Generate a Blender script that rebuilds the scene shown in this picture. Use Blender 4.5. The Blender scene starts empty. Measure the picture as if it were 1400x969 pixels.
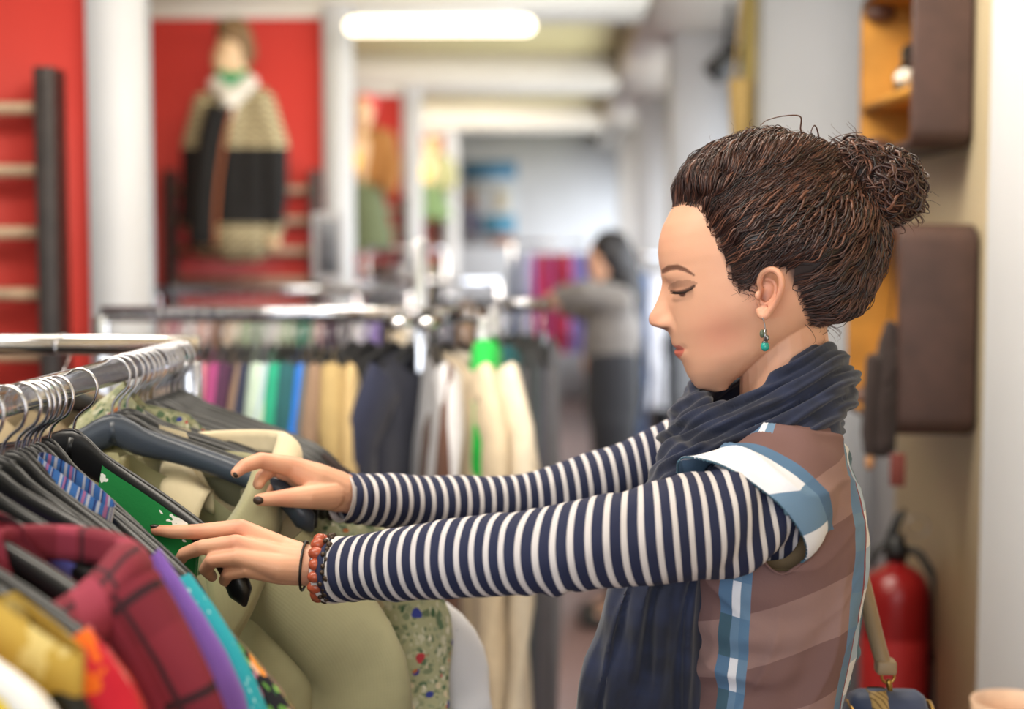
import bpy, bmesh, math, random
import numpy as np
from mathutils import Vector, Matrix, Euler, noise
from mathutils.bvhtree import BVHTree
random.seed(7); np.random.seed(7)
R = math.radians
SC = bpy.context.scene
COL = SC.collection
PI = math.pi

# ------------------------------------------------------------------ camera, light, exposure
FPX, CXP, CYP = 2000.0, 700.0, 484.5
CAMZ = 1.60
YAW, PITCH = math.atan(65 / FPX), math.atan(144 / FPX)
cam_d = bpy.data.cameras.new('camera'); cam = bpy.data.objects.new('camera', cam_d); COL.objects.link(cam)
cam.location = (0, 0, CAMZ); cam.rotation_euler = (PI / 2 - PITCH, 0, YAW)
cam_d.sensor_width = 36.0; cam_d.lens = 36.0 * FPX / 1400.0
cam_d.clip_start = 0.05; cam_d.clip_end = 100
cam_d.dof.use_dof = True; cam_d.dof.focus_distance = 1.48; cam_d.dof.aperture_fstop = 2.3
SC.camera = cam
CR = cam.rotation_euler.to_matrix()

world = bpy.data.worlds.new('daylight'); SC.world = world; world.use_nodes = True
bg = world.node_tree.nodes['Background']; bg.inputs[0].default_value = (0.86, 0.93, 1.0, 1); bg.inputs[1].default_value = 1.6

SC.view_settings.view_transform = 'Standard'; SC.view_settings.look = 'None'
SC.view_settings.exposure = 0.0; SC.view_settings.gamma = 1.0; SC.view_settings.use_curve_mapping = False


def area(name, loc, rot, sx, sy, power, col=(1, 1, 1)):
    l = bpy.data.lights.new(name, 'AREA'); l.shape = 'RECTANGLE'; l.size = sx; l.size_y = sy; l.energy = power; l.color = col
    o = bpy.data.objects.new(name, l); COL.objects.link(o); o.location = loc; o.rotation_euler = rot
    return o


# daylight through the shop window behind the photographer and through the window bays on the right
area('shop_window_daylight', (-0.4, -2.3, 1.75), (R(90), 0, 0), 3.6, 2.2, 62, (0.94, 0.97, 1.0))
area('bay_window_daylight', (0.98, 5.6, 1.7), (0, R(90), 0), 2.0, 2.2, 60, (0.93, 0.97, 1.0))
area('bay_window_daylight', (0.98, 8.8, 1.7), (0, R(90), 0), 2.0, 2.2, 60, (0.93, 0.97, 1.0))
area('bay_window_daylight', (0.98, 12.0, 1.7), (0, R(90), 0), 2.0, 2.2, 60, (0.93, 0.97, 1.0))
area('bay_window_daylight', (0.98, 14.7, 1.7), (0, R(90), 0), 2.0, 1.2, 34, (0.93, 0.97, 1.0))
# added fill lights under the ceiling, tilted to brighten walls, pillars and partitions
area('ceiling_fill_light', (0.05, 2.3, 2.60), (R(12), R(-28), 0), 0.9, 0.3, 15, (1.0, 0.93, 0.82))
area('ceiling_fill_light', (-0.75, 1.0, 2.60), (0, R(-15), 0), 1.6, 0.35, 30, (1.0, 0.92, 0.80))
area('ceiling_fill_light', (-0.3, 2.2, 2.60), (R(35), 0, 0), 1.6, 0.35, 19, (1.0, 0.91, 0.78))
area('ceiling_fill_light', (-0.5, 4.6, 2.62), (R(42), 0, 0), 1.6, 0.35, 29, (1.0, 0.91, 0.78))
area('ceiling_fill_light', (-0.7, 8.2, 2.62), (R(30), 0, 0), 1.6, 0.35, 24, (1.0, 0.90, 0.74))
area('ceiling_fill_light', (-0.7, 11.6, 2.62), (R(40), 0, 0), 1.6, 0.35, 44, (1.0, 0.90, 0.74))


def pix(px, py, Y):
    d = CR @ Vector(((px - CXP) / FPX, (CYP - py) / FPX, -1.0))
    t = Y / d.y
    return np.array((d.x * t, Y, CAMZ + d.z * t))


# ------------------------------------------------------------------ materials
def lin(c):
    return tuple((x / 255 / 12.92) if x / 255 <= 0.04045 else ((x / 255 + 0.055) / 1.055) ** 2.4 for x in c) + (1.0,)


MATS = {}


class NT:
    def __init__(s, name, rough=0.6, metal=0.0):
        s.m = bpy.data.materials.new(name); s.m.use_nodes = True; s.t = s.m.node_tree
        s.b = s.t.nodes['Principled BSDF']; s.b.inputs['Roughness'].default_value = rough; s.b.inputs['Metallic'].default_value = metal

    def n(s, typ, **kw):
        nd = s.t.nodes.new(typ)
        for k, v in kw.items():
            if k.startswith('i_'):
                nd.inputs[int(k[2:])].default_value = v
            else:
                setattr(nd, k, v)
        return nd

    def l(s, a, b):
        s.t.links.new(a, b)

    def math(s, op, a, b=None, c=None):
        nd = s.n('ShaderNodeMath', operation=op)
        for i, v in enumerate((a, b, c)):
            if v is None: continue
            if isinstance(v, (int, float)): nd.inputs[i].default_value = v
            else: s.l(v, nd.inputs[i])
        return nd.outputs[0]

    def mix(s, f, a, b, mode='MIX'):
        nd = s.n('ShaderNodeMix', data_type='RGBA', blend_type=mode)
        for i, v in ((0, f), (6, a), (7, b)):
            if isinstance(v, (int, float)): nd.inputs[i].default_value = v
            elif isinstance(v, tuple): nd.inputs[i].default_value = v
            else: s.l(v, nd.inputs[i])
        return nd.outputs[2]

    def uv(s):
        if not hasattr(s, '_uv'):
            a = s.n('ShaderNodeUVMap'); a.uv_map = 'UVMap'; s._uv = a.outputs[0]
            x = s.n('ShaderNodeSeparateXYZ'); s.l(s._uv, x.inputs[0]); s.u, s.v = x.outputs[0], x.outputs[1]
        return s._uv

    def obj(s):
        if not hasattr(s, '_ob'):
            a = s.n('ShaderNodeTexCoord'); s._ob = a.outputs['Object']
        return s._ob

    def noise(s, vec, scale, detail=2.0):
        a = s.n('ShaderNodeTexNoise'); a.inputs['Scale'].default_value = scale; a.inputs['Detail'].default_value = detail; s.l(vec, a.inputs['Vector'])
        return a.outputs[0]

    def vor(s, vec, scale, feat='F1', rnd=1.0):
        a = s.n('ShaderNodeTexVoronoi', feature=feat); a.inputs['Scale'].default_value = scale; a.inputs['Randomness'].default_value = rnd; s.l(vec, a.inputs['Vector'])
        return a

    def ramp(s, f, stops, interp='LINEAR'):
        r = s.n('ShaderNodeValToRGB'); r.color_ramp.interpolation = interp
        e = r.color_ramp.elements
        while len(e) < len(stops): e.new(0.5)
        for q, (p, c) in zip(e, stops): q.position = p; q.color = c
        s.l(f, r.inputs[0])
        return r.outputs[0]

    def out(s, col=None, bump=None, dist=0.002, strength=0.4):
        if col is not None:
            if isinstance(col, tuple): s.b.inputs['Base Color'].default_value = col
            else: s.l(col, s.b.inputs['Base Color'])
        if bump is not None:
            bn = s.n('ShaderNodeBump'); bn.inputs['Strength'].default_value = strength; bn.inputs['Distance'].default_value = dist
            s.l(bump, bn.inputs['Height']); s.l(bn.outputs[0], s.b.inputs['Normal'])
        return s.m


def solid(name, rgb, rough=0.6, metal=0.0, var=0.06, scale=12.0, bump=0.0):
    if name in MATS: return MATS[name]
    t = NT(name, rough, metal); c = lin(rgb)
    nz = t.noise(t.obj(), scale, 3)
    dk = tuple(max(0, x * (1 - 2 * var)) for x in c[:3]) + (1,); lt = tuple(min(1, x * (1 + 2 * var)) for x in c[:3]) + (1,)
    col = t.ramp(nz, [(0.3, dk), (0.7, lt)])
    MATS[name] = t.out(col, nz if bump else None, 0.002, bump)
    return MATS[name]


def fabric(name, rgb, rough=0.85, weave=900.0, var=0.10):
    if name in MATS: return MATS[name]
    t = NT(name, rough); c = lin(rgb); t.uv()
    nz = t.noise(t.uv(), 25, 4)
    dk = tuple(x * (1 - var) for x in c[:3]) + (1,); lt = tuple(min(1, x * (1 + var)) for x in c[:3]) + (1,)
    col = t.ramp(nz, [(0.3, dk), (0.7, lt)])
    w = t.math('ADD', t.math('SINE', t.math('MULTIPLY', t.u, weave * 3)), t.math('SINE', t.math('MULTIPLY', t.v, weave * 3)))
    t.b.inputs['Sheen Weight'].default_value = 0.15
    MATS[name] = t.out(col, w, 0.0004, 0.07)
    return MATS[name]


def stripes(name, base, lines, axis='u', rough=0.85):
    """lines: list of (period, offset, width, rgb)."""
    if name in MATS: return MATS[name]
    t = NT(name, rough); t.uv(); col = lin(base)
    for per, off, wd, rgb, ax in lines:
        cc = t.u if ax == 'u' else t.v
        f = t.math('FRACT', t.math('DIVIDE', t.math('ADD', cc, off + 100 * per), per))
        m = t.math('LESS_THAN', f, wd / per)
        col = t.mix(m, col, lin(rgb))
    MATS[name] = t.out(col, t.noise(t.uv(), 400, 2), 0.0006, 0.3)
    return MATS[name]


def floral(name, base, layers, rough=0.85, wob=0.0):
    """layers: (scale, radius, [palette rgb], rnd)"""
    if name in MATS: return MATS[name]
    t = NT(name, rough); t.uv(); col = lin(base)
    nz = t.n('ShaderNodeTexNoise'); nz.inputs['Scale'].default_value = 60; t.l(t.uv(), nz.inputs['Vector'])
    vm = t.n('ShaderNodeVectorMath', operation='MULTIPLY_ADD'); t.l(nz.outputs['Color'], vm.inputs[0]); vm.inputs[1].default_value = (wob, wob, 0); t.l(t.uv(), vm.inputs[2])
    for k, (scale, rad, pal) in enumerate(layers):
        mp = t.n('ShaderNodeMapping'); mp.inputs['Location'].default_value = (k * 3.37, k * 1.71, 0); t.l(vm.outputs[0], mp.inputs[0])
        v = t.vor(mp.outputs[0], scale)
        sx = t.n('ShaderNodeSeparateColor'); t.l(v.outputs['Color'], sx.inputs[0])
        n = len(pal)
        pc = t.ramp(sx.outputs[0], [(i / n, lin(p)) for i, p in enumerate(pal)], 'CONSTANT')
        m = t.math('LESS_THAN', v.outputs['Distance'], t.math('MULTIPLY', t.math('ADD', t.math('MULTIPLY', sx.outputs[1], 0.7), 0.5), rad))
        col = t.mix(m, col, pc)
    MATS[name] = t.out(col, t.noise(t.uv(), 300, 2), 0.0006, 0.3)
    return MATS[name]


def metal(name='chrome', rgb=(200, 200, 205), rough=0.18):
    if name in MATS: return MATS[name]
    t = NT(name, rough, 1.0); nz = t.noise(t.obj(), 60, 2)
    c = lin(rgb); col = t.ramp(nz, [(0.3, tuple(x * .9 for x in c[:3]) + (1,)), (0.7, c)])
    MATS[name] = t.out(col); return MATS[name]


# ------------------------------------------------------------------ mesh helpers
class MB:
    def __init__(s): s.V = []; s.F = []; s.U = []; s.n = 0

    def add(s, V, F, UV=None):
        V = np.asarray(V, float).reshape(-1, 3)
        s.V.append(V); s.F += [tuple(i + s.n for i in f) for f in F]
        s.U.append(np.zeros((len(V), 2)) if UV is None else np.asarray(UV, float)); s.n += len(V)
        if UV is None: s.U[-1] = np.stack([V[:, 0] + V[:, 1], V[:, 2]], 1)
        return s

    def box(s, x0, x1, y0, y1, z0, z1, bev=0.0, seg=2):
        if bev > 0:
            bm = bmesh.new(); bmesh.ops.create_cube(bm, size=1.0)
            for v in bm.verts: v.co = ((x0 + x1) / 2 + v.co.x * (x1 - x0), (y0 + y1) / 2 + v.co.y * (y1 - y0), (z0 + z1) / 2 + v.co.z * (z1 - z0))
            bmesh.ops.bevel(bm, geom=bm.edges[:], offset=bev, segments=seg, affect='EDGES', profile=0.5)
            bm.verts.index_update()
            s.add([v.co[:] for v in bm.verts], [tuple(v.index for v in f.verts) for f in bm.faces]); bm.free(); return s
        V = [(x, y, z) for x in (x0, x1) for y in (y0, y1) for z in (z0, z1)]
        return s.add(V, [(0, 1, 3, 2), (4, 6, 7, 5), (0, 4, 5, 1), (2, 3, 7, 6), (0, 2, 6, 4), (1, 5, 7, 3)])

    def grid(s, P, cu=False, cv=False, UV=None, flip=False):
        """P (nu,nv,3)"""
        nu, nv = P.shape[:2]; F = []
        for i in range(nu if cu else nu - 1):
            for j in range(nv if cv else nv - 1):
                a, b, c, d = i * nv + j, i * nv + (j + 1) % nv, ((i + 1) % nu) * nv + (j + 1) % nv, ((i + 1) % nu) * nv + j
                F.append((a, d, c, b) if flip else (a, b, c, d))
        return s.add(P.reshape(-1, 3), F, None if UV is None else UV.reshape(-1, 2))

    def tube(s, path, rad, seg=10, closed=False, caps=True, up=None, flat=None, twist=0.0, uvlen=True):
        P = tube_grid(path, rad, seg, closed, up, flat, twist)
        path = np.asarray(path, float); L = np.concatenate([[0], np.cumsum(np.linalg.norm(np.diff(path, axis=0), axis=1))])
        r = np.broadcast_to(np.asarray(rad, float), (len(path),))
        UV = np.stack([np.repeat(L[:, None], seg, 1), np.arange(seg)[None, :] / seg * 2 * PI * r[:, None]], 2)
        n0 = s.n
        s.grid(P, cu=closed, cv=True, UV=UV)
        if caps and not closed:
            s.F.append(tuple(n0 + j for j in range(seg))[::-1]); e = n0 + (len(path) - 1) * seg
            s.F.append(tuple(e + j for j in range(seg)))
        return s

    def capsule(s, p0, r0, p1, r1, seg=16, hemi=4):
        p0 = np.asarray(p0, float); p1 = np.asarray(p1, float); d = p1 - p0; L = np.linalg.norm(d)
        d = d / L if L > 1e-9 else np.array((0, 0, 1.0))
        pts = []; rr = []
        for k in range(hemi + 1):
            a = -PI / 2 + (PI / 2) * k / hemi; pts.append(p0 + d * r0 * math.sin(a)); rr.append(max(r0 * math.cos(a), 1e-4))
        for k in range(hemi + 1):
            a = (PI / 2) * k / hemi; pts.append(p1 + d * r1 * math.sin(a)); rr.append(max(r1 * math.cos(a), 1e-4))
        return s.tube(pts, rr, seg)

    def chain(s, pts, seg=16):
        for (a, ra), (b, rb) in zip(pts[:-1], pts[1:]): s.capsule(a, ra, b, rb, seg)
        return s

    def ball(s, c, r, seg=16, rings=10, rot=None):
        r = np.broadcast_to(np.asarray(r, float), (3,)); V = [(0, 0, 1)]
        for i in range(1, rings):
            a = PI * i / rings
            for j in range(seg): b = 2 * PI * j / seg; V.append((math.sin(a) * math.cos(b), math.sin(a) * math.sin(b), math.cos(a)))
        V.append((0, 0, -1)); V = np.array(V) * r
        if rot is not None: V = V @ np.array(rot.to_3x3() if hasattr(rot, 'to_3x3') else rot).T
        F = [(0, 1 + j, 1 + (j + 1) % seg) for j in range(seg)]
        for i in range(rings - 2):
            for j in range(seg):
                a = 1 + i * seg + j; b = 1 + i * seg + (j + 1) % seg; F.append((a, a + seg, b + seg, b))
        e = len(V) - 1; F += [(e, e - seg + (j + 1) % seg, e - seg + j) for j in range(seg)]
        return s.add(V + np.asarray(c, float), F)

    def lathe(s, prof, c=(0, 0, 0), seg=24):
        P = np.zeros((len(prof), seg, 3)); a = np.arange(seg) / seg * 2 * PI
        for i, (r, z) in enumerate(prof): P[i, :, 0] = c[0] + r * np.cos(a); P[i, :, 1] = c[1] + r * np.sin(a); P[i, :, 2] = c[2] + z
        return s.grid(P, cv=True)

    def arrays(s): return np.concatenate(s.V), s.F, np.concatenate(s.U)

    def mesh(s, name, smooth=True, flat_uv=None):
        V, F, U = s.arrays(); return mesh_from(name, V, F, U, smooth)

    def obj(s, name, mat, parent=None, smooth=True, auto=None):
        o = link(name, s.mesh(name, smooth), mat, parent)
        if auto: crease(o.data, auto)
        return o


def mesh_from(name, V, F, U=None, smooth=True):
    me = bpy.data.meshes.new(name)
    V = np.asarray(V, np.float32); nf = len(F)
    if isinstance(F, np.ndarray):
        ls = np.full(nf, F.shape[1], np.int32); li = F.reshape(-1).astype(np.int32)
    else:
        ls = np.array([len(f) for f in F], np.int32); li = np.fromiter((i for f in F for i in f), np.int32)
    me.vertices.add(len(V)); me.vertices.foreach_set('co', V.reshape(-1))
    me.loops.add(len(li)); me.loops.foreach_set('vertex_index', li)
    me.polygons.add(nf); st = np.zeros(nf, np.int32); st[1:] = np.cumsum(ls)[:-1]; me.polygons.foreach_set('loop_start', st)
    if U is not None:
        uv = me.uv_layers.new(name='UVMap'); uv.data.foreach_set('uv', np.asarray(U, np.float32)[li].reshape(-1))
    if smooth: me.polygons.foreach_set('use_smooth', np.ones(nf, bool))
    me.update(calc_edges=True); me.validate()
    return me


def crease(me, ang=40):
    me.polygons.foreach_set('use_smooth', np.ones(len(me.polygons), bool))
    me.set_sharp_from_angle(angle=R(ang))


def link(name, me, mat=None, parent=None):
    o = bpy.data.objects.new(name, me); COL.objects.link(o)
    if mat is not None and len(me.materials) == 0: me.materials.append(mat)
    if parent is not None: o.parent = parent
    return o


def thing(name, label, cat, loc=(0, 0, 0), rz=0.0, group=None):
    o = bpy.data.objects.new(name, None); COL.objects.link(o); o.empty_display_size = 0.05
    o.location = loc; o.rotation_euler = (0, 0, rz); o['label'] = label; o['category'] = cat
    if group: o['group'] = group
    return o


def tag(o, label, cat, group=None):
    o['label'] = label; o['category'] = cat
    if group: o['group'] = group
    return o


def struct(name, mb, mat, smooth=False, parent=None):
    o = mb.obj(name, mat, parent, smooth)
    if parent is None: o['kind'] = 'structure'
    return o


def tube_grid(path, rad, seg, closed=False, up=None, flat=None, twist=0.0):
    path = np.asarray(path, float); n = len(path)
    rad = np.asarray(rad, float)
    if rad.ndim == 0: rad = np.full(n, float(rad))
    r2 = rad if flat is None else rad * np.broadcast_to(np.asarray(flat, float), (n,))
    if closed: T = np.roll(path, -1, 0) - np.roll(path, 1, 0)
    else: T = np.gradient(path, axis=0)
    T /= np.maximum(np.linalg.norm(T, axis=1, keepdims=True), 1e-12)
    if up is not None:
        u = np.asarray(up, float); N = np.cross(np.cross(T, u), T)
        if np.ndim(u) == 1: N = u[None, :] - T * (T @ u)[:, None]
        N /= np.maximum(np.linalg.norm(N, axis=1, keepdims=True), 1e-9)
    else:
        N = np.zeros((n, 3)); t = T[0]; a = np.array((0, 0, 1.0)) if abs(t[2]) < 0.9 else np.array((1.0, 0, 0))
        v = a - t * a.dot(t); N[0] = v / np.linalg.norm(v)
        for i in range(1, n):
            v = N[i - 1] - T[i] * N[i - 1].dot(T[i]); N[i] = v / max(np.linalg.norm(v), 1e-9)
    B = np.cross(T, N)
    a = np.arange(seg) / seg * 2 * PI + twist
    return path[:, None, :] + N[:, None, :] * (rad[:, None] * np.cos(a)[None])[:, :, None] + B[:, None, :] * (r2[:, None] * np.sin(a)[None])[:, :, None]


def smooth_path(pts, n, cols=None):
    """Catmull-Rom through control rows (any number of columns), n samples, even in parameter"""
    P = np.asarray(pts, float); m = len(P)
    Q = np.vstack([2 * P[0] - P[1], P, 2 * P[-1] - P[-2]]); out = []
    for t in np.linspace(0, m - 1 - 1e-9, n):
        i = int(t); f = t - i; a, b, c, d = Q[i], Q[i + 1], Q[i + 2], Q[i + 3]
        out.append(0.5 * (2 * b + (c - a) * f + (2 * a - 5 * b + 4 * c - d) * f * f + (3 * b - a - 3 * c + d) * f ** 3))
    return np.array(out)


def remesh(mb, voxel, smooth=2, fac=0.5):
    me = mb.mesh('tmp', False); o = bpy.data.objects.new('tmp', me); COL.objects.link(o)
    m = o.modifiers.new('r', 'REMESH'); m.mode = 'VOXEL'; m.voxel_size = voxel
    if smooth:
        k = o.modifiers.new('s', 'SMOOTH'); k.iterations = smooth; k.factor = fac
    dg = bpy.context.evaluated_depsgraph_get(); ev = o.evaluated_get(dg); e = ev.to_mesh()
    V = np.zeros(len(e.vertices) * 3, np.float32); e.vertices.foreach_get('co', V)
    n = len(e.loops); L = np.zeros(n, np.int32); e.loops.foreach_get('vertex_index', L)
    sz = np.zeros(len(e.polygons), np.int32); e.polygons.foreach_get('loop_total', sz)
    st = np.zeros(len(e.polygons), np.int32); e.polygons.foreach_get('loop_start', st)
    ev.to_mesh_clear(); bpy.data.objects.remove(o); bpy.data.meshes.remove(me)
    V = V.reshape(-1, 3).astype(float)
    if (sz == 4).all(): F = L.reshape(-1, 4)
    else: F = [tuple(L[a:a + b]) for a, b in zip(st, sz)]
    return V, F


def normals(V, F):
    F = np.asarray(F); N = np.zeros_like(V)
    a = np.cross(V[F[:, 2]] - V[F[:, 0]], V[F[:, 3]] - V[F[:, 1]])
    for k in range(4): np.add.at(N, F[:, k], a)
    return N / np.maximum(np.linalg.norm(N, axis=1, keepdims=True), 1e-12)


def fbm(P, s, seed=0, octs=3):
    """cheap smooth pseudo noise in about -1..1"""
    rs = np.random.RandomState(seed); out = np.zeros(len(P)); amp = 1.0; tot = 0
    for o in range(octs):
        for k in range(4):
            d = rs.normal(size=3); d /= np.linalg.norm(d); out += amp * np.sin((P @ d) * s * (0.7 + 0.6 * rs.rand()) + rs.rand() * 6.28 + 1.3 * np.sin((P @ rs.normal(size=3)) * s * 0.5))
        tot += amp * 2.2; amp *= 0.5; s *= 2.0
    return out / tot


def color_attr(me, C, name='tint'):
    a = me.color_attributes.new(name, 'FLOAT_COLOR', 'POINT'); a.data.foreach_set('color', np.asarray(C, np.float32).reshape(-1))


def inpoly(px, py, poly):
    c = np.zeros(len(px), bool); n = len(poly)
    for i in range(n):
        x0, y0 = poly[i]; x1, y1 = poly[(i + 1) % n]
        if y0 == y1: continue
        m = ((y0 > py) != (y1 > py)) & (px < (x1 - x0) * (py - y0) / (y1 - y0) + x0); c ^= m
    return c


def pdist(px, py, line):
    d = np.full(len(px), 1e9)
    for (x0, y0), (x1, y1) in zip(line[:-1], line[1:]):
        dx, dy = x1 - x0, y1 - y0; t = np.clip(((px - x0) * dx + (py - y0) * dy) / (dx * dx + dy * dy + 1e-9), 0, 1)
        d = np.minimum(d, np.hypot(px - x0 - t * dx, py - y0 - t * dy))
    return d


# ------------------------------------------------------------------ the room
def paint(name, rgb, rough=0.55): return solid(name, rgb, rough, 0, 0.02, 3.0)


M_white = paint('white_paint', (210, 212, 217)); M_red = paint('red_paint', (196, 56, 48), 0.5); M_tan = paint('tan_paint', (228, 210, 172))
M_ceil = paint('ceiling_paint', (205, 198, 186)); M_cream = paint('cream_paint', (196, 184, 132)); M_floorm = solid('vinyl_floor', (128, 100, 92), 0.35, 0, 0.05, 2.0)
X_FIN = -0.905; XW = 0.86
struct('floor', MB().box(-4.2, 1.0, -2.6, 16.2, -0.1, 0), M_floorm)
struct('wall_left', MB().box(-4.3, -4.2, -2.6, 16.2, 0, 2.95), M_white)
struct('wall_back', MB().box(-4.2, 1.0, 15.6, 15.7, 0, 2.95), M_white)
struct('ceiling', MB().box(-4.3, 1.1, -2.6, 16.2, 2.85, 2.95), M_cream)
# shop front behind the photographer: posts and sill, open glazing
struct('wall_front', MB().box(-4.2, 1.0, -2.6, -2.5, 0, 0.55).box(-4.2, 1.0, -2.6, -2.5, 2.7, 2.85).box(-4.2, -3.0, -2.6, -2.5, 0.55, 2.7), M_white)
for y0, y1 in ((-0.2, 0.5), (2.85, 3.6), (6.25, 6.95), (9.47, 10.2), (12.7, 13.4)):
    struct('trim_beam', MB().box(-4.2, 0.40, y0, y1, 2.655, 2.85), M_ceil)
struct('trim_soffit', MB().box(0.38, 0.99, -2.5, 15.6, 2.655, 2.85), M_ceil)
# window wall on the right
def bay(y0, y1):
    struct('wall_right', MB().box(XW, XW + 0.1, y0, y1, 0, 0.8).box(XW, XW + 0.1, y0, y1, 2.4, 2.655), M_white)
for i, y in enumerate((4.05, 7.25, 10.45, 13.65)):
    struct('wall_pillar', MB().box(0.553, XW + 0.1, y, y + 0.42, 0, 2.655), M_white)
M_pane = NT('window_glass', 0.05); M_pane.b.inputs['Transmission Weight'].default_value = 1.0; M_pane.b.inputs['IOR'].default_value = 1.02; M_pane = M_pane.out((1, 1, 1, 1))
for i, (y0, y1) in enumerate(((4.47, 7.25), (7.67, 10.45), (10.87, 13.65), (14.07, 15.6))):
    bay(y0, y1)
    w = struct('window_%d' % (i + 1), MB().box(XW + 0.02, XW + 0.08, y0, y0 + 0.07, 0.8, 2.4).box(XW + 0.02, XW + 0.08, y1 - 0.07, y1, 0.8, 2.4).box(XW + 0.02, XW + 0.08, y0, y1, 0.8, 0.87).box(XW + 0.02, XW + 0.08, y0, y1, 2.33, 2.4), M_white)
    n = 3; st = (y1 - y0) / n
    for k in range(1, n): MB().box(XW + 0.03, XW + 0.07, y0 + st * k - 0.03, y0 + st * k + 0.03, 0.87, 2.33).obj('mullion', M_white, w, False)
struct('wall_right', MB().box(0.74, XW + 0.1, -2.5, 3.22, 0, 2.655), M_tan)
struct('wall_right', MB().box(XW, XW + 0.1, 3.22, 4.05, 0, 2.655), M_white)
# white door jamb with its strike plate
dj = struct('door_1', MB().box(0.705, 0.739, 1.9, 2.45, 0, 2.25, 0.003), M_white)
p = pix(1386, 602, 2.445)
MB().box(p[0] - 0.014, p[0] + 0.014, 2.443, 2.4535, p[2] - 0.012, p[2] + 0.012, 0.002).obj('strike_plate', solid('grey_metal', (150, 150, 155), 0.4, 0.3), dj, False)
# partitions: red face, white end post
for i, y in enumerate((3.2, 6.4, 9.6, 13.0)):
    w = struct('wall_partition', MB().box(-4.2, X_FIN - 0.11, y, y + 0.05, 0, 2.60), M_red)
    struct('end_post', MB().box(X_FIN - 0.12, X_FIN, y - 0.03, y + 0.055, 0, 2.655), M_white, parent=w)
    struct('head_rail', MB().box(-4.2, X_FIN - 0.121, y - 0.02, y + 0.06, 2.60, 2.655), M_ceil, parent=w)
# ------------------------------------------------------------------ wall fittings
M_post = solid('dark_stained_wood', (52, 44, 42), 0.45, 0, 0.12, 30); M_rung = solid('worn_pale_rung', (178, 150, 125), 0.4, 0, 0.15, 18)
M_rungdk = solid('worn_dark_rung', (120, 86, 74), 0.4, 0, 0.15, 18)


def wall_bars(y, xr, width, ztop, n, step, label, rr=0.016, below=0.8):
    t = thing('wall_bars', label, 'wall bars', (xr - width / 2, y - 0.045, 0))
    z0 = ztop - 0.115 - n * step
    for s in (-1, 1):
        po = MB().box(s * width / 2 - 0.021, s * width / 2 + 0.021, -0.045, 0.044, max(z0, 0.05), ztop, 0.004).obj('post', M_post, t, False)
        b = MB().tube([(s * width / 2, -0.046, ztop - 0.93), (s * width / 2, -0.051, ztop - 0.93)], 0.009, 10).obj('bolt', M_rungdk, po)
    for k in range(n):
        z = ztop - 0.085 - k * step
        MB().tube([(-width / 2 + 0.02, -0.004, z), (width / 2 - 0.02, -0.004, z)], rr, 12).obj('rung', M_rung, t)
    return t


p = pix(62, 92, 3.13); q = pix(62, 385, 3.13)
wall_bars(3.2, p[0], 0.95, p[2], 11, 0.1335, 'dark wooden wall bars with worn pale rungs on nearest red partition', 0.0145)
p1 = pix(430, 232, 6.33); p0 = pix(231, 232, 6.33)
wall_bars(6.4, p1[0], p1[0] - p0[0], p1[2], 9, 0.132, 'dark wooden wall bars behind the mannequin in patterned jacket', 0.018)
p1 = pix(552, 268, 9.5); wall_bars(9.6, p1[0], 0.7, p1[2], 8, 0.13, 'dark wooden wall bars behind brown and green figure', 0.02)
p1 = pix(604, 285, 12.9); wall_bars(13.0, p1[0], 0.7, p1[2], 8, 0.13, 'dark wooden wall bars on the far end red partition', 0.02)

# ceiling tube light
M_tube = NT('lit_tube', 0.4); M_tube.b.inputs['Emission Color'].default_value = (1.0, 0.90, 0.66, 1); M_tube.b.inputs['Emission Strength'].default_value = 3.2; M_tube = M_tube.out((1, 0.95, 0.8, 1))
a = pix(474, 36, 6.1); b = pix(729, 34, 6.1)
t = thing('ceiling_light', 'lit warm fluorescent tube fixture hanging under ceiling beam', 'ceiling light', ((a[0] + b[0]) / 2, 6.1, a[2]))
hl = (b[0] - a[0]) / 2
MB().capsule((-hl + .03, 0, 0), 0.036, (hl - .03, 0, 0), 0.036).obj('diffuser', M_tube, t)
MB().box(-hl + .05, hl - .05, -0.03, 0.03, 0.034, 0.06, 0.004).obj('housing', M_white, t, False)
for s in (-1, 1): MB().tube([(s * hl * .7, 0, 0.058), (s * hl * .7, 0, 2.853 - a[2])], 0.004, 8).obj('hanging_rod', M_white, t)
# black spotlight by the second pillar
c = pix(992, 84, 6.4); t = thing('spotlight', 'black spotlight hanging from the soffit beside white pillar', 'spotlight', c)
MB().lathe([(0.0, -0.09), (0.05, -0.09), (0.055, 0.02), (0.04, 0.08), (0.0, 0.09)], seg=20).obj('lamp_body', solid('matt_black', (28, 28, 28), 0.5), t).rotation_euler = (0, R(48), 0)
MB().tube([(0, 0, 0), (0.02, 0, 2.66 - c[2])], 0.012, 10).obj('bracket', solid('matt_black', (28, 28, 28)), t)

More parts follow.
